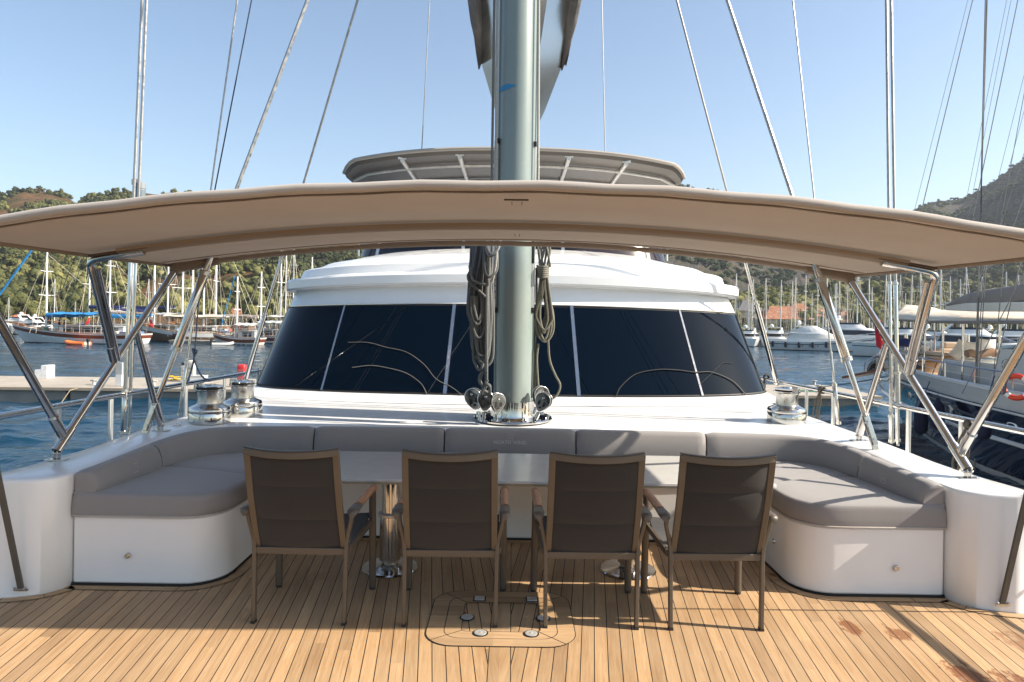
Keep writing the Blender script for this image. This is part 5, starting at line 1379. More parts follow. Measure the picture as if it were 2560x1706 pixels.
    if flag:
        mb = MB(); mb.tube([(-L/2+.1, 0, H.sheer(0)), (-L/2-.5, 0, H.sheer(0)+2.0)], .025, 5); mb.build('flag_staff', VARN, t)
        mb = MB(); mb.loft([[Vector((-L/2-.45-.03*j+.0, .04*math.sin(j*1.4), H.sheer(0)+1.95-.0-.16*j)) , Vector((-L/2-.75-.05*j, .10*math.sin(j*1.2+1), H.sheer(0)+1.75-.16*j))] for j in range(7)], False, False); mb.build('red_ensign', REDP, t, smooth=False)
    return t, H
LEFTG = 'wooden boats along the left shore'
g1, H1 = gulet('white and mahogany two-masted gulet with bright blue sail covers, nearest on the left', 196, 88, 17.6, 4.6, R(178), WHITE, MAHOG, [(.245, 10.3, 6.6), (-.23, 11.4, 5.6)], BLUEC, (-.18, .16, BLUEC), awz=4.0, cab=(-.38, .10))
mb = MB(); mb.sphere((0, 0, 0), .30, 12, 8)
for k, (uu, cc) in enumerate(((180, .55), (235, .5))): pass
gulet('long white gulet with navy sail covers, moored behind the blue-covered one', 285, 108, 21, 5, R(176), WHITE, WHITE, [(.20, 15.5, 6.6), (-.14, 15.8, 7.0)], NAVYC, (-.3, .1, OFFW), awz=4.4, bzadd=3.3, cabm=simple('pale_green', (.30, .45, .38), .5))
gulet('dark hulled gulet moored stern-on with beige boom covers, left of the wooden stern', 420, 101, 14, 4.8, R(140), simple('black_hull', (.012, .012, .016), .2), MAHOG, [(.02, 15.2, 6.0), (-.32, 13.8, 4.6)], BEIGEC, (-.35, .15, OFFW), awz=4.1, cabm=VARN)
gulet('varnished orange-brown wooden boat with a tall white mast, in the middle of the left quay', 515, 102, 11, 4.2, R(250), VARN, VARN, [(.05, 16.8, 5)], OFFW, (-.4, .05, OFFW), awz=3.9, cabm=VARN)
gulet('dark gulet with a brown canopy moored behind the cream double-ender', 560, 106, 13, 4.4, R(185), simple('dark_brown_hull', (.05, .03, .02), .3), MAHOG, [(.10, 17.0, 6.5)], BEIGEC, (-.4, .2, TAUPEC), awz=4.0, cabm=VARN, flag=False)
gulet('weathered wooden boat with a long tan canopy behind the finger pontoon', 468, 98, 12, 4.2, R(200), simple('aged_wood_hull', (.16, .09, .05), .4), WHITE, [(-.05, 12.5, 4)], BEIGEC, (-.42, .25, BEIGEC), awz=3.9, cabm=WHITE)
gulet('white boat with a dark rail moored between the navy covers and the varnished stern', 360, 103, 13, 4.4, R(30), WHITE, MAHOG, [(.1, 13.4, 5)], NAVYC, (-.4, .1, TAUPEC), awz=4.2, bzadd=2.8)
gulet('small cream double-ender with a red-brown sheer band and a short white mast', 594, 91, 7.2, 2.8, R(172), OFFW, MAHOG, [(.02, 8.0, 0)], None, (-.42, -.0, OFFW), f0=.9, f1=1.5, over=1.0, awz=2.9, flag=False, decor=False, cab=(-.40, -.08))
line('blue_line', [PY(587, 690, 91), PY(552, 818, 91)], .05, BLUEC, 'bright blue furled line from the short mast to the cream boat bow', 'rope')
gulet('white day boat with a low cabin half hidden by the deckhouse windows', 664, 97, 9, 3.2, R(160), WHITE, MAHOG, [(.1, 9.0, 0)], None, (-.4, .1, WHITE), f0=1.0, f1=1.6, awz=3.2, flag=False)
gulet('tall-masted white gulet farthest right on the left shore', 700, 112, 16, 4.6, R(170), WHITE, WHITE, [(.0, 17.5, 5), (-.34, 12, 0)], OFFW, (-.4, .1, OFFW), awz=4.0, flag=False)
def dinghy(u, y, L, rz, mat, lab):
    p = PY(u, 860, y); p.z = WATER+.12; t = lthing('dinghy', lab, 'dinghy', p, rz)
    P = smooth_path([(-L/2, -.55, 0), (0, -.6, 0), (L*.3, -.5, .06), (L*.47, -.2, .16), (L*.5, 0, .2), (L*.47, .2, .16), (L*.3, .5, .06), (0, .6, 0), (-L/2, .55, 0)], 4)
    mb = MB(); mb.tube(P, .21, 10); mb.build('inflatable_tube', mat, t); mb = MB(); mb.box((-.1, 0, -.05), (L*.8, .9, .08)); mb.build('floor', GREYP, t)
    mb = MB(); mb.box((-L/2, 0, .05), (.06, .95, .4)); mb.build('transom', GREYP, t); mb = MB(); mb.box((-L/2-.12, 0, .42), (.32, .28, .38)); mb.box((-L/2-.15, 0, .0), (.12, .10, .7)); mb.build('outboard_motor', BLACK, t, bevel=.04)
dinghy(192, 84.5, 2.9, R(170), ORANGE, 'orange inflatable dinghy alongside the blue-covered gulet'); dinghy(556, 88, 2.4, R(20), GREYP, 'grey inflatable dinghy in front of the cream double-ender')
p = PY(488, 852, 93); t = thing('finger_pontoon', 'short low pontoon in front of the varnished boat on the left', 'pontoon', (p.x, p.y, WATER)); mb = MB(); mb.box((p.x, p.y, WATER+.35), (6.2, 2.2, .16)); mb.build('deck_slab', CONCT, t)
mb = MB(); mb.box((p.x, p.y, WATER+.0), (6.0, 2.0, .5)); mb.build('float', CONC, t)

def motoryacht(lab, u, y, L, B, rz, hullm=WHITE, cover=False, stripe=None, arch=True, h=1.0, fend=0, group='motor yachts in the right marina', wl=860):
    p = PY(u, wl, y); p.z = WATER; t = lthing('motor_yacht', lab, 'motor yacht', p, rz, group)
    H = Hull(L, B, 1.25*h, 2.2*h, 2.0, .35, 2.0, .92, .2)
    H.strip(-.5, lambda q: H.sheer(q)).build('hull', hullm, t); H.strip(-.05, .10, off=.015, rows=2).build('waterline_stripe', simple('dark_boot', (.01, .012, .02), .5), t); H.deck(-.05).build('deck', OFFW, t)
    if stripe: H.strip(lambda q: H.sheer(q)-.42, lambda q: H.sheer(q)-.30, off=.015, rows=2).build('hull_stripe', stripe, t)
    H.rail(.02, .04).build('rub_rail', simple('far_steel', (.6, .6, .58), .3, .7) if 'far_steel' in MATS else GREYP, t)
    for side in (1, -1):
        for k in range(5):
            q = .32+.07*k; a = H.pt(q, H.sheer(q)*.55, side); mb = MB(); mb.box(a+Vector((0, .0*side, 0)), (.42 if k % 2 else .16, .05, .16)); mb.build('hull_window', FARGLASS, t, smooth=False)
    def ring(x0, x1, w, z, fr=.55, n=28):
        out = []
        for i in range(n):
            a = 2*math.pi*i/n; cx_ = math.copysign(abs(math.cos(a))**fr, math.cos(a)); sy = math.copysign(abs(math.sin(a))**.45, math.sin(a))
            taper = 1-.35*max(0, cx_)**2; out.append(Vector(((x0+x1)/2+(x1-x0)/2*cx_, w/2*sy*taper, z)))
        return out
    z0 = 1.2*h; s = L/14
    A = ring(-.34*L, .22*L, B*.80, z0); Bq = ring(-.33*L, .19*L, B*.77, z0+.55*s); Cq = ring(-.30*L, .10*L, B*.68, z0+1.15*s); D = ring(-.34*L, .08*L, B*.70, z0+1.25*s); E = ring(-.33*L, .06*L, B*.64, z0+1.40*s)
    mb = MB(); mb.loft([A, Bq]); mb.loft([Cq, D, E]); mb.build('superstructure', WHITE, t)
    mb = MB(); mb.loft([Bq, Cq]); mb.build('cabin_window', OFFW if cover else FARGLASS, t)
    F1 = ring(-.26*L, .02*L, B*.55, z0+1.40*s); F2 = ring(-.25*L, -.02*L, B*.50, z0+1.85*s); mb = MB(); mb.loft([F1, F2]); mb.build('flybridge', WHITE, t)
    mb = MB(); mb.loft([[p+Vector((0, 0, 0)) for p in F2], [Vector((p.x*1.0-.1, p.y*.9, p.z+.22*s)) for p in F2]], True, False); mb.build('flybridge_screen', FARGLASS, t)
    if arch:
        mb = MB()
        for s_ in (-1, 1): mb.bar((-.30*L, s_*B*.32, z0+1.4*s), (-.22*L, s_*B*.27, z0+2.5*s), .5*s, .12)
        mb.box((-.22*L, 0, z0+2.52*s), (.6*s, B*.58, .12)); mb.build('radar_arch', WHITE, t, bevel=.03)
        mb = MB(); mb.lathe([(.28, 0), (.33, .15), (.30, .35), (.15, .48), (0, .5)], 14, Matrix.Translation((-.22*L, .4, z0+2.58*s))); mb.build('radar_dome', WHITE, t); mb = MB(); mb.tube([(-.22*L, -.4, z0+2.5*s), (-.24*L, -.4, z0+4.2*s)], .02, 5); mb.build('aerial', ALS, t)
    if cover:
        mb = MB(); mb.loft([ring(-.32*L, .10*L, B*.72, z0+.5*s), ring(-.28*L, .04*L, B*.62, z0+1.6*s), ring(-.20*L, -.06*L, B*.40, z0+2.3*s)]); mb.build('canvas_cover', simple('white_canvas', (.70, .69, .65), .8, bump=.5, bscale=2, bdist=.1), t)
    mb = MB(); 
    for side in (1, -1):
        mb.tube([H.pt(q, H.sheer(q), side)+Vector((0, -.08*side, .6)) for q in [lerp(.55, .97, i/12) for i in range(13)]], .02, 5)
        for i in range(7): q = lerp(.55, .97, i/6); a = H.pt(q, H.sheer(q), side); mb.tube([a+Vector((0, -.05*side, 0)), a+Vector((0, -.08*side, .6))], .016, 5)
    r_ = mb.build('bow_rail', simple('far_steel', (.6, .6, .58), .3, .7), t); r_['kind'] = 'stuff'
    for k in range(fend):
        q = .04+.62*k/max(1, fend-1)
        for side in (1, -1):
            a = H.pt(q, H.sheer(q)-.35, side)+Vector((0, .18*side, -.1)); mb = MB(); mb.lathe([(.05, -.42), (.17, -.34), (.19, 0), (.17, .34), (.05, .42), (.0, .45)], 10, Matrix.Translation(a)); mb.build('fender', NAVYF, t)
    return t
DKST = simple('dark_stripe', (.01, .015, .03), .3)
motoryacht('white motor yacht under a canvas cover with round navy fenders along its side', 2056, 99, 14.5, 4.0, R(-24), cover=True, stripe=DKST, fend=6)
motoryacht('tall white motor yacht with dark cabin window, left of the red flag', 2160, 104, 17, 4.8, R(-40), stripe=DKST, h=1.35, fend=3)
motoryacht('white motor yacht seen stern-on at the left end of the right marina', 1876, 116, 10, 4.0, R(60))
motoryacht('white motor yacht seen stern-on beside the covered yacht', 1937, 117, 11, 4.2, R(66))
motoryacht('dark blue and white motor yacht between the awning poles', 2296, 82, 14, 4.4, R(-32), hullm=WHITE, stripe=simple('teal_stripe', (.06, .16, .16), .3), h=1.3)
motoryacht('white sport yacht behind the neighbouring boat cushions', 2470, 76, 15, 4.5, R(-30), stripe=simple('teal_stripe', (.06, .16, .16), .3), h=1.3, fend=2)
motoryacht('cream motor yacht at the right frame edge behind the neighbouring boat', 2590, 80, 14, 4.5, R(-35), h=1.3)
motoryacht('low white motor yacht farthest left on the left shore', 22, 122, 12, 3.8, R(175), group='motor yachts on the left shore'); motoryacht('white motor yacht beside the bow of the blue-covered gulet', 62, 118, 10, 3.6, R(172), group='motor yachts on the left shore')
motoryacht('white motor cruiser showing its flybridge behind the left window edge', 712, 118, 11, 4, R(170), group='motor yachts on the left shore')
motoryacht('distant white motor yacht behind the red flag', 2235, 118, 12, 4.2, R(-50)); motoryacht('distant white motor yacht under the boat awning', 2370, 108, 13, 4.2, R(-40)); motoryacht('distant white motor yacht just right of the navy boat pillows', 2530, 104, 13, 4.2, R(-45))
p = PY(1900, 862, 113); t = thing('marina_quay', 'low concrete quay below the stern-on motor yachts on the right', 'quay', (p.x, p.y, WATER)); mb = MB(); mb.box((p.x-1, p.y+1.2, WATER+.25), (17, 2.4, .7)); mb.build('quay_slab', CONC, t); mb = MB(); mb.box((p.x-1, p.y+1.2, WATER+.64), (17.2, 2.6, .10)); mb.build('quay_top', CONCT, t)

# sailing yachts: bare masts
def sailyacht():
    t = thing('sailing_yacht', '', 'sailing yacht'); L = 11; H = Hull(L, 3.4, 1.0, 1.35, 1.2, .42, 2.0, .8, .4)
    H.strip(-.5, lambda q: H.sheer(q), n=14).build('hull', WHITE, t); H.strip(lambda q: H.sheer(q)-.3, lambda q: H.sheer(q)-.2, n=14, rows=2, off=.015).build('hull_stripe', NAVYC, t); H.deck(-.03, 14).build('deck', OFFW, t)
    mb = MB(); mb.loft([[Vector((x, y, z)) for x, y in ((-1.5, -w), (2.8, -w*.6), (2.8, w*.6), (-1.5, w))] for z, w in ((1.0, 1.0), (1.45, .85), (1.5, .7))]); mb.build('coachroof', WHITE, t)
    for s in (-1, 1): mb = MB(); mb.box((.6, s*.86, 1.27), (2.4, .06, .16), rz=-.1*s); mb.build('window', FARGLASS, t)
    mb = MB(); mb.loft([[Vector((x, y, z)) for y, z in ((-1.1, 1.9), (-.9, 2.5), (0, 2.65), (.9, 2.5), (1.1, 1.9))] for x in (-1.4, -2.6)], False, False); mb.build('sprayhood', NAVYC, t)
    add_mast(t, .8, 14.5, 1.3, .135, simple('pale_spar', (.60, .60, .58), .4), 2, L, 4.4, OFFW, beam=3.4, bz=2.4); return t
sy0 = sailyacht(); ORD = 'first second third fourth fifth sixth seventh eighth ninth tenth eleventh twelfth thirteenth fourteenth fifteenth sixteenth seventeenth eighteenth nineteenth twentieth twenty-first twenty-second twenty-third twenty-fourth twenty-fifth twenty-sixth twenty-seventh twenty-eighth twenty-ninth thirtieth thirty-first thirty-second thirty-third thirty-fourth thirty-fifth thirty-sixth'.split()
ML = [(1839, 686), (1874, 712), (1880, 700), (1917, 698), (1953, 702), (1980, 706), (1989, 696), (2014, 690), (2044, 706), (2058, 690), (2066, 640), (2086, 712), (2092, 710), (2121, 690), (2145, 655), (2176, 700), (2183, 720), (2213, 690), (2222, 720), (2249, 690), (2277, 690), (2305, 675), (2316, 712), (2338, 660), (2353, 660), (2378, 694), (2404, 700), (2420, 668), (2452, 695), (2518, 682), (2545, 690), (2100, 700), (2030, 735), (2262, 735)]
ML.sort(); rr = random.Random(9)
for i, (u, v) in enumerate(ML):
    c = sy0 if i == 0 else copy_tree(sy0)
    y = rr.uniform(118, 146); p = PY(u, v, y); hgt = p.z-WATER; s = hgt/15.6
    rz = R(rr.choice([-60, -70, -110, 70, 100])+rr.uniform(-8, 8)); c.scale = (s, s, s); c.rotation_euler = (R(rr.uniform(-1.2, 1.2)), R(rr.uniform(-1, 1)), rz)
    off = Matrix.Rotation(rz, 3, 'Z') @ Vector((.8*s, 0, 0)); c.location = (p.x-off.x, y-off.y, WATER)
    c['label'] = 'white sailing yacht carrying the %s bare mast from the left in the right marina' % ORD[i]; c['group'] = 'sailing yachts with bare masts in the right marina'
for i, (u, v) in enumerate(((22, 745), (137, 700), (188, 755), (258, 748), (372, 700), (735, 612), (716, 630))):
    c = copy_tree(sy0); y = 116+3*(i % 3); p = PY(u, v, y); s = (p.z-WATER)/15.6; rz = R((100, 80, 170, 95, 100, 85, 95)[i]); c.scale = (s, s, s); c.rotation_euler = (0, 0, rz)
    off = Matrix.Rotation(rz, 3, 'Z') @ Vector((.8*s, 0, 0)); c.location = (p.x-off.x, y-off.y, WATER)
    c['label'] = 'sailing yacht whose thin mast stands %s from the left among the gulets' % ORD[i]; c['group'] = 'small sailing yachts on the left shore'

# people on the blue-covered gulet
def person(loc, lab, shirt, trous, rz, raise_arm=False):
    t = lthing('person', lab, 'person', loc, rz)
    J = [((0, 0, .93), .13), ((0, 0, 1.15), .12), ((0, 0, 1.40), .15), ((0, 0, 1.52), .055), ((0, .01, 1.64), .10), ((0, .01, 1.72), .085)]
    E = [(0, 1), (1, 2), (2, 3), (3, 4), (4, 5)]
    for s in (-1, 1):
        n = len(J); J += [((s*.10, 0, .88), .085), ((s*.11, .02, .48), .058), ((s*.12, 0, .09), .04), ((s*.12, .12, .04), .035)]; E += [(0, n), (n, n+1), (n+1, n+2), (n+2, n+3)]
        n = len(J); e = (s*.26, .05, 1.12); h = (s*.24, .22, .98) if not (raise_arm and s > 0) else (s*.30, .25, 1.30)
        J += [((s*.19, 0, 1.40), .055), (e, .042), (h, .030), ((h[0], h[1]+.08, h[2]), .025)]; E += [(2, n), (n, n+1), (n+1, n+2), (n+2, n+3)]
    me = bpy.data.meshes.new('body'); me.from_pydata([j[0] for j in J], E, []); o = bpy.data.objects.new('body', me); COL.objects.link(o); o.parent = t; me.materials.append(SKIN)
    m = o.modifiers.new('skin', 'SKIN'); 
    for i, (_, r_) in enumerate(J): me.skin_vertices[0].data[i].radius = (r_, r_*(.75 if i in (0, 1, 2) else 1))
    me.skin_vertices[0].data[0].use_root = True; o.modifiers.new('sub', 'SUBSURF').render_levels = 1
    mb = MB(); mb.lathe([(.16, .92), (.155, 1.1), (.185, 1.38), (.12, 1.47), (.07, 1.50)], 12, None, 1.15, .75)
    for s in (-1, 1): mb.tube([(s*.17, 0, 1.41), (s*.24, .03, 1.22)], [.075, .062], 8)
    mb.build('shirt', shirt, t); mb = MB()
    for s in (-1, 1): mb.tube([(s*.08, 0, .96), (s*.11, .02, .50)], [.115, .08], 9)
    mb.build('shorts', trous, t); mb = MB(); mb.sphere((0, -.005, 1.70), .108, 12, 8, (1, 1.05, .9)); mb.build('hair', HAIR, t)
dk_ = simple('dark_cloth', (.02, .022, .03), .8); bl_ = simple('brown_cloth', (.12, .06, .04), .8)
for (u, y, lab, a, b, rz, ra) in ((148, 88, 'person in dark clothes standing on the white gulet foredeck', dk_, dk_, 2.0, True), (160, 87.4, 'person in brown clothes on the white gulet beside the one in dark clothes', bl_, dk_, -1.2, False)):
    p = PY(u, 830, y); person((p.x, p.y, WATER+H1.sheer(.6)-.28), lab, a, b, rz, ra)
# ============================================================ neighbouring navy-hulled boat on the right
RZ = R(85.9); dN = Vector((math.cos(RZ), math.sin(RZ), 0)); CEN = Vector((16.0, 29.6, 0))-dN*13; CEN.z = WATER
nb = lthing('neighbour_boat', 'navy-hulled boat with a white bulwark and beige foredeck lounge moored on the right', 'boat', CEN, RZ)
MI = (Matrix.Translation(CEN) @ Matrix.Rotation(RZ, 4, 'Z')).inverted()
def nb_build(mb, name, mat, parent=None, **k):
    mb.v = [MI @ v for v in mb.v]; return mb.build(name, mat, parent or nb, **k)
HN = Hull(26, 6.4, 2.35, 2.75, 2.6, .42, 2.3, .8, .6)
HN.strip(-.5, lambda t: HN.sheer(t)-.42, n=40, rows=10).build('hull', NAVYH, nb)
HN.strip(lambda t: HN.sheer(t)-.42, lambda t: HN.sheer(t), n=40, rows=3, off=.012).build('bulwark', PALEG, nb)
HN.rail(.03, .07, n=40).build('cap_rail', PALEG, nb); HN.rail(-.44, .03, n=40, off=.03).build('bulwark_moulding', PALEG, nb); HN.rail(-1.15, .055, n=40, off=.0).build('rub_strake', PALEG, nb)
HN.strip(.02, .20, n=40, rows=2, off=.012).build('waterline_stripe', simple('pale_boot_stripe', (.35, .37, .38), .4), nb)
HN.deck(-.35, 40).build('deck', m_wood('boat_deck_wood', (.35, .22, .12), (.50, .34, .2)), nb)
def hull_at(world_y, z_above):
    t = ((world_y-CEN.y)/dN.y+13)/26
    return t, HN.pt(t, z_above, 1)
for wy, za in ((27.3, 1.72), (23.2, 1.62), (19.4, 1.58), (16.25, 1.55), (15.55, 1.54), (14.2, 1.53)):
    t, p = hull_at(wy, za); q = HN.pt(t+.01, za, 1)-HN.pt(t-.01, za, 1); a = math.atan2(q.y, q.x)
    M = Matrix.Translation(p) @ Matrix.Rotation(a, 4, 'Z') @ Matrix.Rotation(R(-90), 4, 'X')
    mb = MB(); 
    def oval(w, h, n=24): return [(math.copysign(abs(math.cos(k))**.7, math.cos(k))*w, math.copysign(abs(math.sin(k))**.7, math.sin(k))*h) for k in [2*math.pi*i/n for i in range(n)]]
    o1, o0 = oval(.21, .14), oval(.165, .10)
    mb.add([(*c, .03) for c in o1]+[(*c, .045) for c in o0]+[(*c, -.01) for c in o1], [(i, (i+1) % 24, 24+(i+1) % 24, 24+i) for i in range(24)]+[(48+i, 48+(i+1) % 24, (i+1) % 24, i) for i in range(24)], M)
    pr = mb.build('porthole_rim', simple('bright_rim', (.75, .74, .70), .35, .4), nb); mb = MB(); mb.add([(*c, .032) for c in o0], [tuple(range(24))], M); mb.build('porthole_glass', FARGLASS, pr)
# rail
for h_, r_ in ((.50, .022), (.27, .008)):
    mb = MB(); mb.tube([HN.pt(lerp(.1, .97, i/40), HN.sheer(lerp(.1, .97, i/40)), 1)+Vector((0, -.05, h_)) for i in range(41)], r_, 8); mb.build('rail_line', simple('blue_steel_rail', (.20, .25, .36), .3, .5) if h_ > .3 else ALS, nb)
for k in range(15):
    t = lerp(.1, .97, k/14); a = HN.pt(t, HN.sheer(t), 1)+Vector((0, -.05, 0)); mb = MB(); mb.tube([a, a+Vector((0, 0, .5))], .026, 8); mb.build('rail_stanchion', STEEL, nb)
# coachroofs (world coordinates)
def wbox(pts_bottom, pts_top, name, mat, parent=None, bevel=.04):
    mb = MB(); mb.loft([[Vector(p) for p in pts_bottom], [Vector(p) for p in pts_top]]); return nb_build(mb, name, mat, parent, bevel=bevel)
a = PY(2350, 897, 22.3); b = PY(2484, 896, 19.4); zt = .50; z0 = -.6
wbox([(a.x-.1, 22.5, z0), (b.x+.0, 18.2, z0), (b.x+3.4, 18.2, z0), (a.x+2.6, 22.5, z0)], [(a.x+.05, 22.3, zt), (b.x+.1, 18.2, zt), (b.x+3.3, 18.2, zt), (a.x+2.5, 22.3, zt)], 'forward_coachroof', PALEG)
c = PY(2502, 874, 18.0); d = PY(2447, 985, 18.6)
wbox([(d.x, 18.6, z0), (12.6, 12.0, z0), (16.6, 12, z0), (16.6, 18.6, z0)], [(c.x, 18.0, 1.0), (12.75, 12, 1.0), (16.2, 12, 1.0), (16.3, 18.0, 1.0)], 'aft_coachroof', PALEG)
# round emblem on the aft coachroof: interlocked bars
pe = PY(2525, 912, 17.2); mb = MB(); Me = Matrix.Translation(pe+Vector((-.10, 0, 0))) @ Matrix.Rotation(R(-84), 4, 'Z') @ Matrix.Rotation(R(90), 4, 'X')
for k in range(6):
    a0 = R(60*k+8); p0 = Vector((.13*math.cos(a0), .13*math.sin(a0), 0)); p1 = Vector((.13*math.cos(a0+R(46)), .13*math.sin(a0+R(46)), 0)); mb.bar(Me @ p0, Me @ p1, .022, .02, Me.to_3x3() @ Vector((0, 0, 1)))
for x in (-.04, .03): mb.bar(Me @ Vector((x-.02, -.09, 0)), Me @ Vector((x+.03, .08, 0)), .024, .02, Me.to_3x3() @ Vector((0, 0, 1)))
mb.bar(Me @ Vector((-.06, 0, 0)), Me @ Vector((.06, .02, 0)), .02, .02, Me.to_3x3() @ Vector((0, 0, 1)))
nb_build(mb, 'steel_emblem', STEEL)
# foredeck lounge
BEI = m_fabric('beige_leather', (.56, .45, .34), sheen=0)
PIL = m_fabric('cream_pillow', (.80, .74, .65), sheen=0)
lounge = thing('foredeck_lounge', 'beige upholstered lounge on the foredeck of the navy boat', 'sofa', PY(2340, 890, 24)); 
def lb(u0, u1, v0, v1, y0, y1, name, mat, bev=.06):
    p = PY(u0, v0, y0); q = PY(u1, v1, y0); mb = MB(); mb.box(((p.x+q.x)/2, (y0+y1)/2, (p.z+q.z)/2), (abs(q.x-p.x), y1-y0, abs(p.z-q.z))); return mb.build(name, mat, lounge, bevel=bev, seg=3)
lb(2288, 2362, 897, 905, 23.6, 26, 'seat_cushion', BEI); lb(2286, 2352, 905, 932, 23.7, 26.2, 'seat_base', BEI, .03)
lb(2352, 2425, 884, 892, 22.6, 25, 'seat_cushion', BEI); lb(2362, 2408, 856, 873, 24.6, 24.9, 'backrest', BEI); lb(2356, 2406, 872, 886, 24.4, 24.8, 'backrest', BEI); lb(2350, 2420, 892, 900, 22.7, 25, 'seat_base', BEI, .03)
# curled bolster right
mb = MB(); pts = [PY(u, v, 21.2) for u, v in ((2416, 886), (2428, 883), (2446, 888), (2464, 884), (2482, 880), (2490, 887))]; mb.tube(smooth_path(pts, 4), [.12]*21, 12, sx=1.2)
tag(mb.build('bolster', m_fabric('tan_leather', (.34, .22, .15), sheen=0)), 'curled tan bolster at the right end of the navy boat lounge', 'cushion')
def pillow(u, v, y, s, rot, lab, yaw=0, mat=None):
    c = PY(u, v, y); N = 10; vs = []; fs = []
    for sd in (1, -1):
        for i in range(N+1):
            for j in range(N+1):
                a, b = -1+2*i/N, -1+2*j/N; pin = 1-.07*(1-abs(a))*(abs(b) > .99)-.07*(1-abs(b))*(abs(a) > .99)
                vs.append((a*s/2*pin*(1-.08*(1-abs(b))**1), sd*.32*s*(max(0, (1-a*a)*(1-b*b)))**.55*.6, b*s/2*pin))
    n1 = (N+1)**2
    for k in range(2):
        for i in range(N):
            for j in range(N): q = k*n1+i*(N+1)+j; f = (q, q+1, q+N+2, q+N+1); fs.append(f if k else f[::-1])
    mb = MB(); mb.add(vs, fs, Matrix.Translation(c) @ Matrix.Rotation(yaw, 4, 'Z') @ Matrix.Rotation(rot, 4, 'Y')); tag(mb.build('pillow', mat or PIL, ang=80), lab, 'pillow', 'pillows on the navy boat lounge')
pillow(2403, 880, 22.4, .62, R(35), 'large cream pillow tilted on its corner beside the backrest'); pillow(2424, 878, 22.0, .60, R(8), 'cream pillow right of the tilted one'); pillow(2468, 872, 21.9, .62, R(2), 'whitest pillow standing behind the tan bolster', mat=m_fabric('white_pillow', (.75, .72, .68), sheen=0))
pillow(2304, 880, 24.2, .52, R(12), 'white pillow at the left end of the navy boat lounge', mat=bpy.data.materials['white_pillow']); pillow(2294, 889, 23.9, .45, R(-10), 'small grey pillow leaning at the left end of the lounge', mat=m_fabric('grey_pillow', (.25, .25, .24), sheen=0))
mb = MB(); p = PY(2289, 916, 23.3); mb.box(p, (.36, .5, .16)); tag(mb.build('ottoman', m_fabric('dark_seat', (.10, .095, .09)), bevel=.04), 'dark grey seat pad on the navy boat foredeck', 'seat')
# awning of the neighbour, with poles
port = [(2226, 799, 27), (2262, 801, 25), (2320, 804, 22.5), (2390, 806, 20.3), (2470, 806, 18.3), (2580, 807, 16.0), (2760, 812, 13.0)]
mid = [(2236, 786, 27.6), (2275, 784, 26.5), (2325, 787, 24.5), (2400, 789, 22.3), (2480, 793, 20), (2590, 797, 17.5), (2760, 800, 15)]
rid = [(2263, 763, 28), (2290, 771, 27.4), (2340, 778, 26), (2400, 773, 24), (2480, 779, 21.6), (2590, 783, 19), (2760, 784, 16.5)]
rows = [smooth_path([PY(*p) for p in r_], 4) for r_ in (port, mid, rid)]
star = [p+Vector((1.3, .3, -.10)) for p in rows[2]]
rows.append(star); na = thing('boat_awning', 'cream canvas awning stretched over the foredeck of the navy boat', 'awning', PY(2400, 790, 22))
mb = MB(); mb.loft(rows, False, False); o = mb.build('canvas', BEIGEC, na); s_ = o.modifiers.new('thick', 'SOLIDIFY'); s_.thickness = .03
mb = MB(); mb.tube(rows[0], .045, 6); mb.build('valance', TAUPEC, na)
for u, v1, y in ((2358, 907, 21.6), (2408, 903, 20.4), (2313, 895, 23.3), (2500, 905, 18.2)):
    p = PY(u, 800, y); q = PY(u, v1, y); mb = MB(); mb.tube([p, Vector((p.x, p.y, -.5))], .033, 10); mb.build('awning_pole', STEEL, na)
# boom with taupe cover
bm_ = thing('neighbour_boom', 'cream boom with a taupe sail cover above the boat awning', 'boom', PY(2480, 760, 18))
mb = MB(); A_ = [(2376, 766, 21.5), (2450, 768, 19.6), (2560, 767, 17.4), (2800, 764, 14)]
mb.loft([[Vector((c.x+dx, c.y, c.z+dz)) for dx, dz in ((-.16, -.13), (.16, -.13), (.20, .12), (-.20, .12))] for c in [PY(*k) for k in A_]]); mb.build('boom_spar', OFFW, bm_, bevel=.03)
mb = MB(); C_ = [(2382, 756, 21.3, .05), (2400, 750, 20.8, .16), (2430, 745, 20.1, .24), (2480, 741, 19, .30), (2530, 738, 18, .34), (2580, 734, 17.1, .36), (2800, 725, 14, .40)]
rings = []
for k, (u, v, y, h) in enumerate(C_):
    c = PY(u, v+8, y); rings.append([c+Vector((.22*math.cos(a)*(1+.08*math.sin(3*a+k)), 0, h*max(-.30, math.sin(a))*(1+.06*math.sin(2*a+k*2)))) for a in [2*math.pi*i/16 for i in range(16)]])
mb.loft(rings, True, True); mb.build('sail_cover', TAUPEC, bm_, ang=70)
# fenders hanging over the side
def nfender(u, v0, v1, y, r, lab, lu, lv):
    a, b = PY(u, v0, y), PY(u, v1, y); L = a.z-b.z; t = thing('fender', lab, 'fender', b, 'navy fenders on the neighbouring boat')
    mb = MB(); mb.lathe([(.02, 0), (r*.7, .06*L), (r*.98, .18*L), (r, .5*L), (r*.95, .78*L), (r*.5, .93*L), (.05, L), (.05, L+.06), (0, L+.07)], 20, Matrix.Translation(b)); mb.build('fender_body', NAVYF, t)
    mb = MB(); mb.tube([a, PY(lu, lv, y+.3)], .012, 6); mb.build('fender_rope', ROPEB, t)
nfender(2302, 1012, 1087, 20.2, .19, 'long dark fender nearest the bow curve of the navy boat', 2342, 908); nfender(2344, 1000, 1075, 18.9, .17, 'teardrop navy fender right of the longest one', 2345, 985)
nfender(2458, 1028, 1100, 16.0, .17, 'navy fender half hidden by the right awning pole', 2487, 940)
nfender(2244, 880, 940, 25.9, .16, 'dark fender hanging at the bow of the navy boat behind the twin shrouds', 2246, 870)
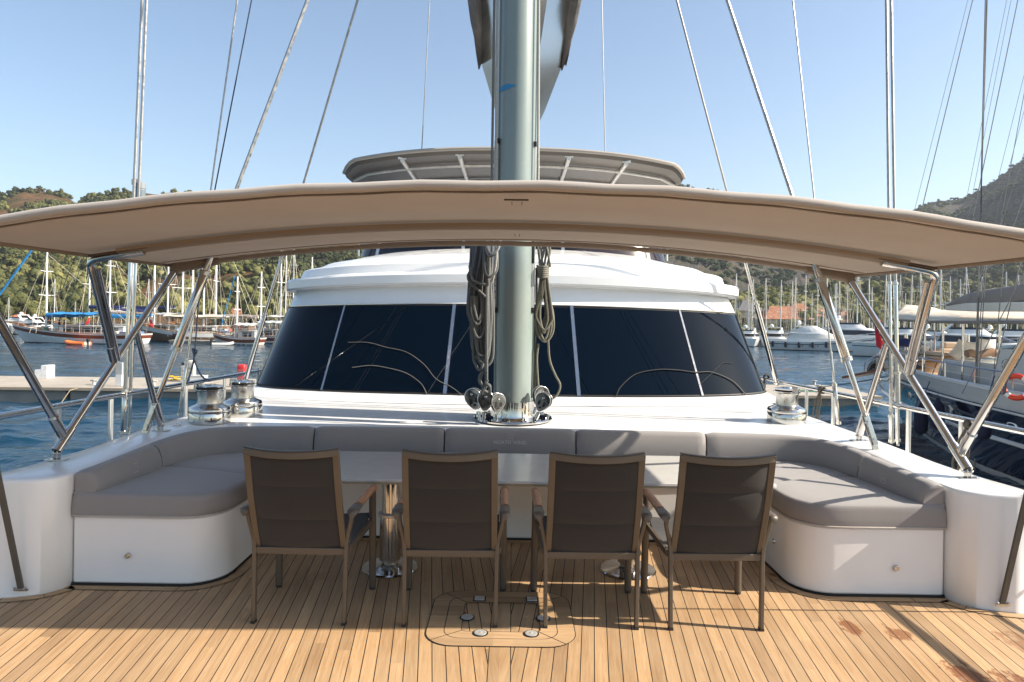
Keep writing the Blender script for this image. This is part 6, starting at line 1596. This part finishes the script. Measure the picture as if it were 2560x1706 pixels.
p = PY(2240, 866, 26.5); mb = MB(); mb.tube(smooth_path([p+Vector((-.2, 0, .12)), p+Vector((.1, -.5, .16)), p+Vector((.4, -1.2, -.05)), p+Vector((.5, -1.6, -.35))], 4), [.16]*13, 10); tag(mb.build('folded_cover', NAVYC), 'folded navy cover lying over the rail of the navy boat bow', 'cover')
# life ring
p = PY(2541, 968, 15.4); t = thing('life_ring', 'orange and white life ring hung on the rail of the navy boat', 'life ring', p)
Ml = Matrix.Translation(p) @ Matrix.Rotation(R(-52), 4, 'Z') @ Matrix.Rotation(R(90), 4, 'X')
mb = MB(); mb.tube([Ml @ Vector((.25*math.cos(a), .25*math.sin(a), 0)) for a in [2*math.pi*i/40 for i in range(40)]], .062, 12, closed=True); mb.build('ring', simple('life_ring_orange', (.62, .045, .012), .5), t)
for k in range(4):
    mb = MB(); mb.tube([Ml @ Vector((.25*math.cos(a), .25*math.sin(a), 0)) for a in [R(90*k+40)+R(2.5)*i for i in range(9)]], .065, 12); mb.build('white_band', WHITE, t)
mb = MB(); mb.tube([Ml @ Vector((-.20+.05*math.cos(a), -.02+.15*math.sin(a), .1+.01*a)) for a in [k*.5 for k in range(40)]], .012, 5); mb.build('throw_line', ROPE, t)
# flag on the bow staff
p = PY(2214, 905, 28.0); q = PY(2191, 790, 28.0); fl = thing('flag', 'red flag with white crescent and star hanging limp from a short staff', 'flag', p)
mb = MB(); mb.tube([p, q], .018, 8); mb.build('flag_staff', STEEL, fl)
rows = []; NF = 14
for j in range(NF+1):
    v = j/NF; row = []
    for i in range(11):
        h = i/10; u = lerp(lerp(2184, 2191, v), lerp(2200, 2222, v), h); vv = lerp(793, 866, v)+h*6+6*math.sin(h*3)*v
        row.append(PY(u, vv, 27.8+.07*math.sin(h*7+v*2)))
    rows.append(row)
FLR = simple('flag_red', (.62, .008, .02), .7)
mb = MB(); mb.loft(rows, False, False); cl = mb.build('flag_cloth', FLR, fl)
FW = simple('flag_white', (.8, .8, .8), .7)
c = PY(2199, 824, 27.68); mb = MB(); r1, r2 = .085, .068; outer = [(r1*math.cos(a)*.6, r1*1.3*math.sin(a)) for a in [R(40+280*i/16) for i in range(17)]]; inner = [(.03*.6+r2*math.cos(a)*.6, r2*1.3*math.sin(a)) for a in [R(40+280*i/16) for i in range(17)]][::-1]
mb.add([(c.x+x, c.y, c.z+z) for x, z in outer+inner], [(i, i+1, 32-i, 33-i) for i in range(16)]); mb.build('crescent', FW, fl, smooth=False)
c = PY(2206, 849, 27.66); mb = MB(); st_ = [((.045 if k % 2 == 0 else .018)*math.cos(R(36*k+90)), (.055 if k % 2 == 0 else .022)*math.sin(R(36*k+90))) for k in range(10)]
mb.add([(c.x, c.y, c.z)]+[(c.x+x, c.y, c.z+z) for x, z in st_], [(0, k+1, (k+1) % 10+1) for k in range(10)]); mb.build('star', FW, fl, smooth=False)
# kidney-shaped name plate at the bow
out = [PY(2140+x/19.6, 880+y/19.6, 29.3) for x, y in ((540, 890), (600, 740), (680, 580), (780, 480), (920, 430), (1050, 450), (1130, 520), (1090, 630), (990, 660), (950, 740), (990, 850), (960, 980), (880, 1050), (760, 1080), (640, 1010))]
mb = MB(); n = len(out); mb.add([tuple(p) for p in out]+[tuple(p+Vector((0, .05, 0))) for p in out], [tuple(range(n))[::-1], tuple(range(n, 2*n))]+[(i, (i+1) % n, (i+1) % n+n, i+n) for i in range(n)]); np_ = mb.build('bow_plate', simple('brown_plate', (.10, .065, .05), .5), smooth=False); tag(np_, 'brown curved name plate with pale lettering at the bow of the navy boat', 'sign')
mb = MB()
for k in range(9):
    x, y = [(610, 850), (640, 770), (680, 700), (730, 610), (790, 560), (860, 500), (940, 520), (1010, 540), (1040, 600)][k]; c = PY(2140+x/19.6, 880+y/19.6, 29.26); h_ = .045
    mb.bar(c+Vector((-.012, 0, -h_)), c+Vector((.004, 0, h_)), .014, .012, (0, 1, 0)); mb.bar(c+Vector((.018, 0, -h_*.9)), c+Vector((.022, 0, h_*.9)), .012, .012, (0, 1, 0))
for x in (720, 800, 860, 905): c = PY(2140+x/19.6, 880+(880 if x < 800 else 850)/19.6, 29.26); mb.bar(c+Vector((0, 0, -.03)), c+Vector((.01, 0, .03)), .014, .012, (0, 1, 0))
o = mb.build('plate_lettering', OFFW, np_, smooth=False); o['kind'] = 'stuff'
# bow platform and pulpit
mb = MB(); P_ = [PY(2168, 945, 30.2), PY(2200, 925, 28.6)]; mb.bar(P_[0]+Vector((-.6, .6, -.05)), P_[1]+Vector((.2, -.5, .08)), .5, .10); nb_build(mb, 'bow_platform', MAHOG)
mb = MB()
for a_, b_ in (((2160, 935), (2163, 905)), ((2163, 905), (2205, 880)), ((2150, 940), (2195, 915)), ((2190, 905), (2190, 880))): mb.tube([PY(*a_, 29.8), PY(*b_, 29.4)], .018, 6)
nb_build(mb, 'pulpit', STEEL)
# its anchor windlass, vent posts and chain
for u, v0, v1, y, r, nm, mt in ((2265, 835, 878, 26.2, .07, 'mooring_post', STEEL), (2337, 828, 900, 25.6, .03, 'chain_column', ALS), (2417, 838, 872, 22.9, .09, 'mooring_post', STEEL), (2328, 850, 898, 25, .03, 'frame_tube', STEEL)):
    a, b = PY(u, v0, y), PY(u, v1, y); mb = MB(); mb.tube([b+Vector((0, 0, -.6)), a], r, 12); nb_build(mb, nm, mt)
# rigging wires of neighbouring boats on the right
WR = simple('neighbour_wire', (.20, .19, .175), .5, .3)
WI = [(2420, 0, 2288, 520, 24, 1), (2432, 0, 2296, 560, 21, 2), (2468, 0, 2450, 580, 19, 3), (2464, 0, 2446, 780, 19, 3), (2517, 0, 2418, 490, 26, 1), (2528, 0, 2431, 490, 26, 1), (2545, 0, 2451, 455, 24, 2), (2560, 190, 2500, 430, 30, 1), (2560, 238, 2495, 590, 22, 1.5), (2560, 280, 2470, 620, 28, 1), (2575, 340, 2490, 600, 25, 1.4), (2570, 470, 2516, 610, 20, 2)]
names = 'first second third fourth fifth sixth seventh eighth ninth tenth eleventh twelfth'.split()
for i, (u0, v0, u1, v1, y, w_) in enumerate(WI):
    a, b = PY(u1, v1, y), PY(u0, v0, y); d = b-a; k0 = -.0 if i not in (2, 3, 1, 9, 10) else -(.75 if i in (2, 3) else .55)
    k0 = min(k0, -((v1 < 560)*.4)); mb = MB(); mb.tube([a+d*k0, b+d*1.2], .0065*w_*(y/20), 5); tag(mb.build('rigging_wire', WR), 'thin dark rigging wire in the right sky, %s counted from the left' % names[i], 'rigging', 'rigging wires of the neighbouring boats')
for i, (u0, v0, u1, v1, y) in enumerate(((2560, 682, 2405, 985, 16.5), (2510, 640, 2480, 990, 17.5), (2462, 640, 2440, 962, 18.5), (2466, 640, 2447, 962, 18.5), (2555, 640, 2470, 1000, 17))):
    a, b = PY(u1, v1, y), PY(u0, v0, y); d = b-a; mb = MB(); mb.tube([a, b], .012, 6)
    tag(mb.build('lower_wire', WR), 'dark stay reaching the deck of the navy boat, %s from the left' % names[[4, 3, 0, 1, 2][i]], 'rigging', 'stays of the navy boat')
for i, (u0, v0, u1, v1, y) in enumerate(((470, 0, 0, 0, 0),)): pass
# rope and blue cover line at far left belonging to a boat out of frame, dark halyards of the gulet
line('jib_line', [PY(-40, 790, 60), PY(82, 622, 60), PY(150, 530, 60)], .10, BLUEC, 'blue striped furled sail line slanting at the far left edge', 'rope')
for i, (a, b) in enumerate((((188, 640), (148, 745)), ((200, 670), (170, 770)), ((276, 640), (200, 800)))):
    line('dark_halyard', [PY(*a, 80), PY(*b, 80)], .035, simple('dark_green_line', (.015, .05, .035), .7) if i else BLACK, ['black line hanging left of the long awning strut', 'dark green line beside the black one behind the awning strut', 'dark green line sloping down across the gulet masts'][i], 'rope')
# closed box of thin sea haze
hz = MB(); hz.box((150, 640, 148), (2600, 2040, 303)); ho = hz.build('haze', None, smooth=False); ho['kind'] = 'stuff'
hm = bpy.data.materials.new('haze_air'); hm.use_nodes = True; n_ = hm.node_tree; n_.nodes.remove(n_.nodes['Principled BSDF']); pv = n_.nodes.new('ShaderNodeVolumePrincipled'); pv.inputs['Color'].default_value = (.82, .89, 1, 1); pv.inputs['Density'].default_value = .00019; pv.inputs['Anisotropy'].default_value = .2
n_.links.new(pv.outputs[0], n_.nodes['Material Output'].inputs['Volume']); ho.data.materials.append(hm)
# ============================================================ camera, sun, sky
cd = bpy.data.cameras.new('camera'); cam = bpy.data.objects.new('camera', cd); COL.objects.link(cam)
cd.sensor_width = 36; cd.lens = 24.0; cd.clip_start = .05; cd.clip_end = 6000; cd.shift_y = -(853-797)/2560
M = Matrix((_r, _u, -_f)).transposed().to_4x4(); M.translation = CAM; cam.matrix_world = M
scene.camera = cam
SUN = Vector((1.40, -.20, 1.0)).normalized()
sd = bpy.data.lights.new('sun', 'SUN'); sd.energy = 5.0; sd.angle = R(.55); sd.color = (1.0, .90, .76)
so = bpy.data.objects.new('sun', sd); COL.objects.link(so); so.rotation_euler = SUN.to_track_quat('Z', 'Y').to_euler()
w = bpy.data.worlds.new('World'); scene.world = w; w.use_nodes = True
nt = w.node_tree; sky = nt.nodes.new('ShaderNodeTexSky'); sky.sky_type = 'NISHITA'; sky.sun_disc = False
sky.sun_elevation = math.asin(SUN.z); sky.sun_rotation = math.atan2(SUN.x, SUN.y); sky.altitude = 0; sky.air_density = 1.0; sky.dust_density = 1.4; sky.ozone_density = 1.0
bg = nt.nodes['Background']; tn = nt.nodes.new('ShaderNodeMix'); tn.data_type = 'RGBA'; tn.blend_type = 'MULTIPLY'; tn.inputs[0].default_value = 1; nt.links.new(sky.outputs[0], tn.inputs[6]); tn.inputs[7].default_value = (.96, 1.0, 1.0, 1)
nt.links.new(tn.outputs[2], bg.inputs[0]); bg.inputs[1].default_value = .10
scene.view_settings.view_transform = 'Standard'; scene.view_settings.look = 'None'; scene.view_settings.gamma = 1; scene.view_settings.use_curve_mapping = False
scene.view_settings.exposure = 1.1
scene.cycles.max_bounces = 8; scene.cycles.diffuse_bounces = 4; scene.cycles.glossy_bounces = 4; scene.cycles.caustics_reflective = False; scene.cycles.caustics_refractive = False
scene.cycles.use_denoising = True; scene.cycles.volume_bounces = 0
scene.cycles.sample_clamp_indirect = 6
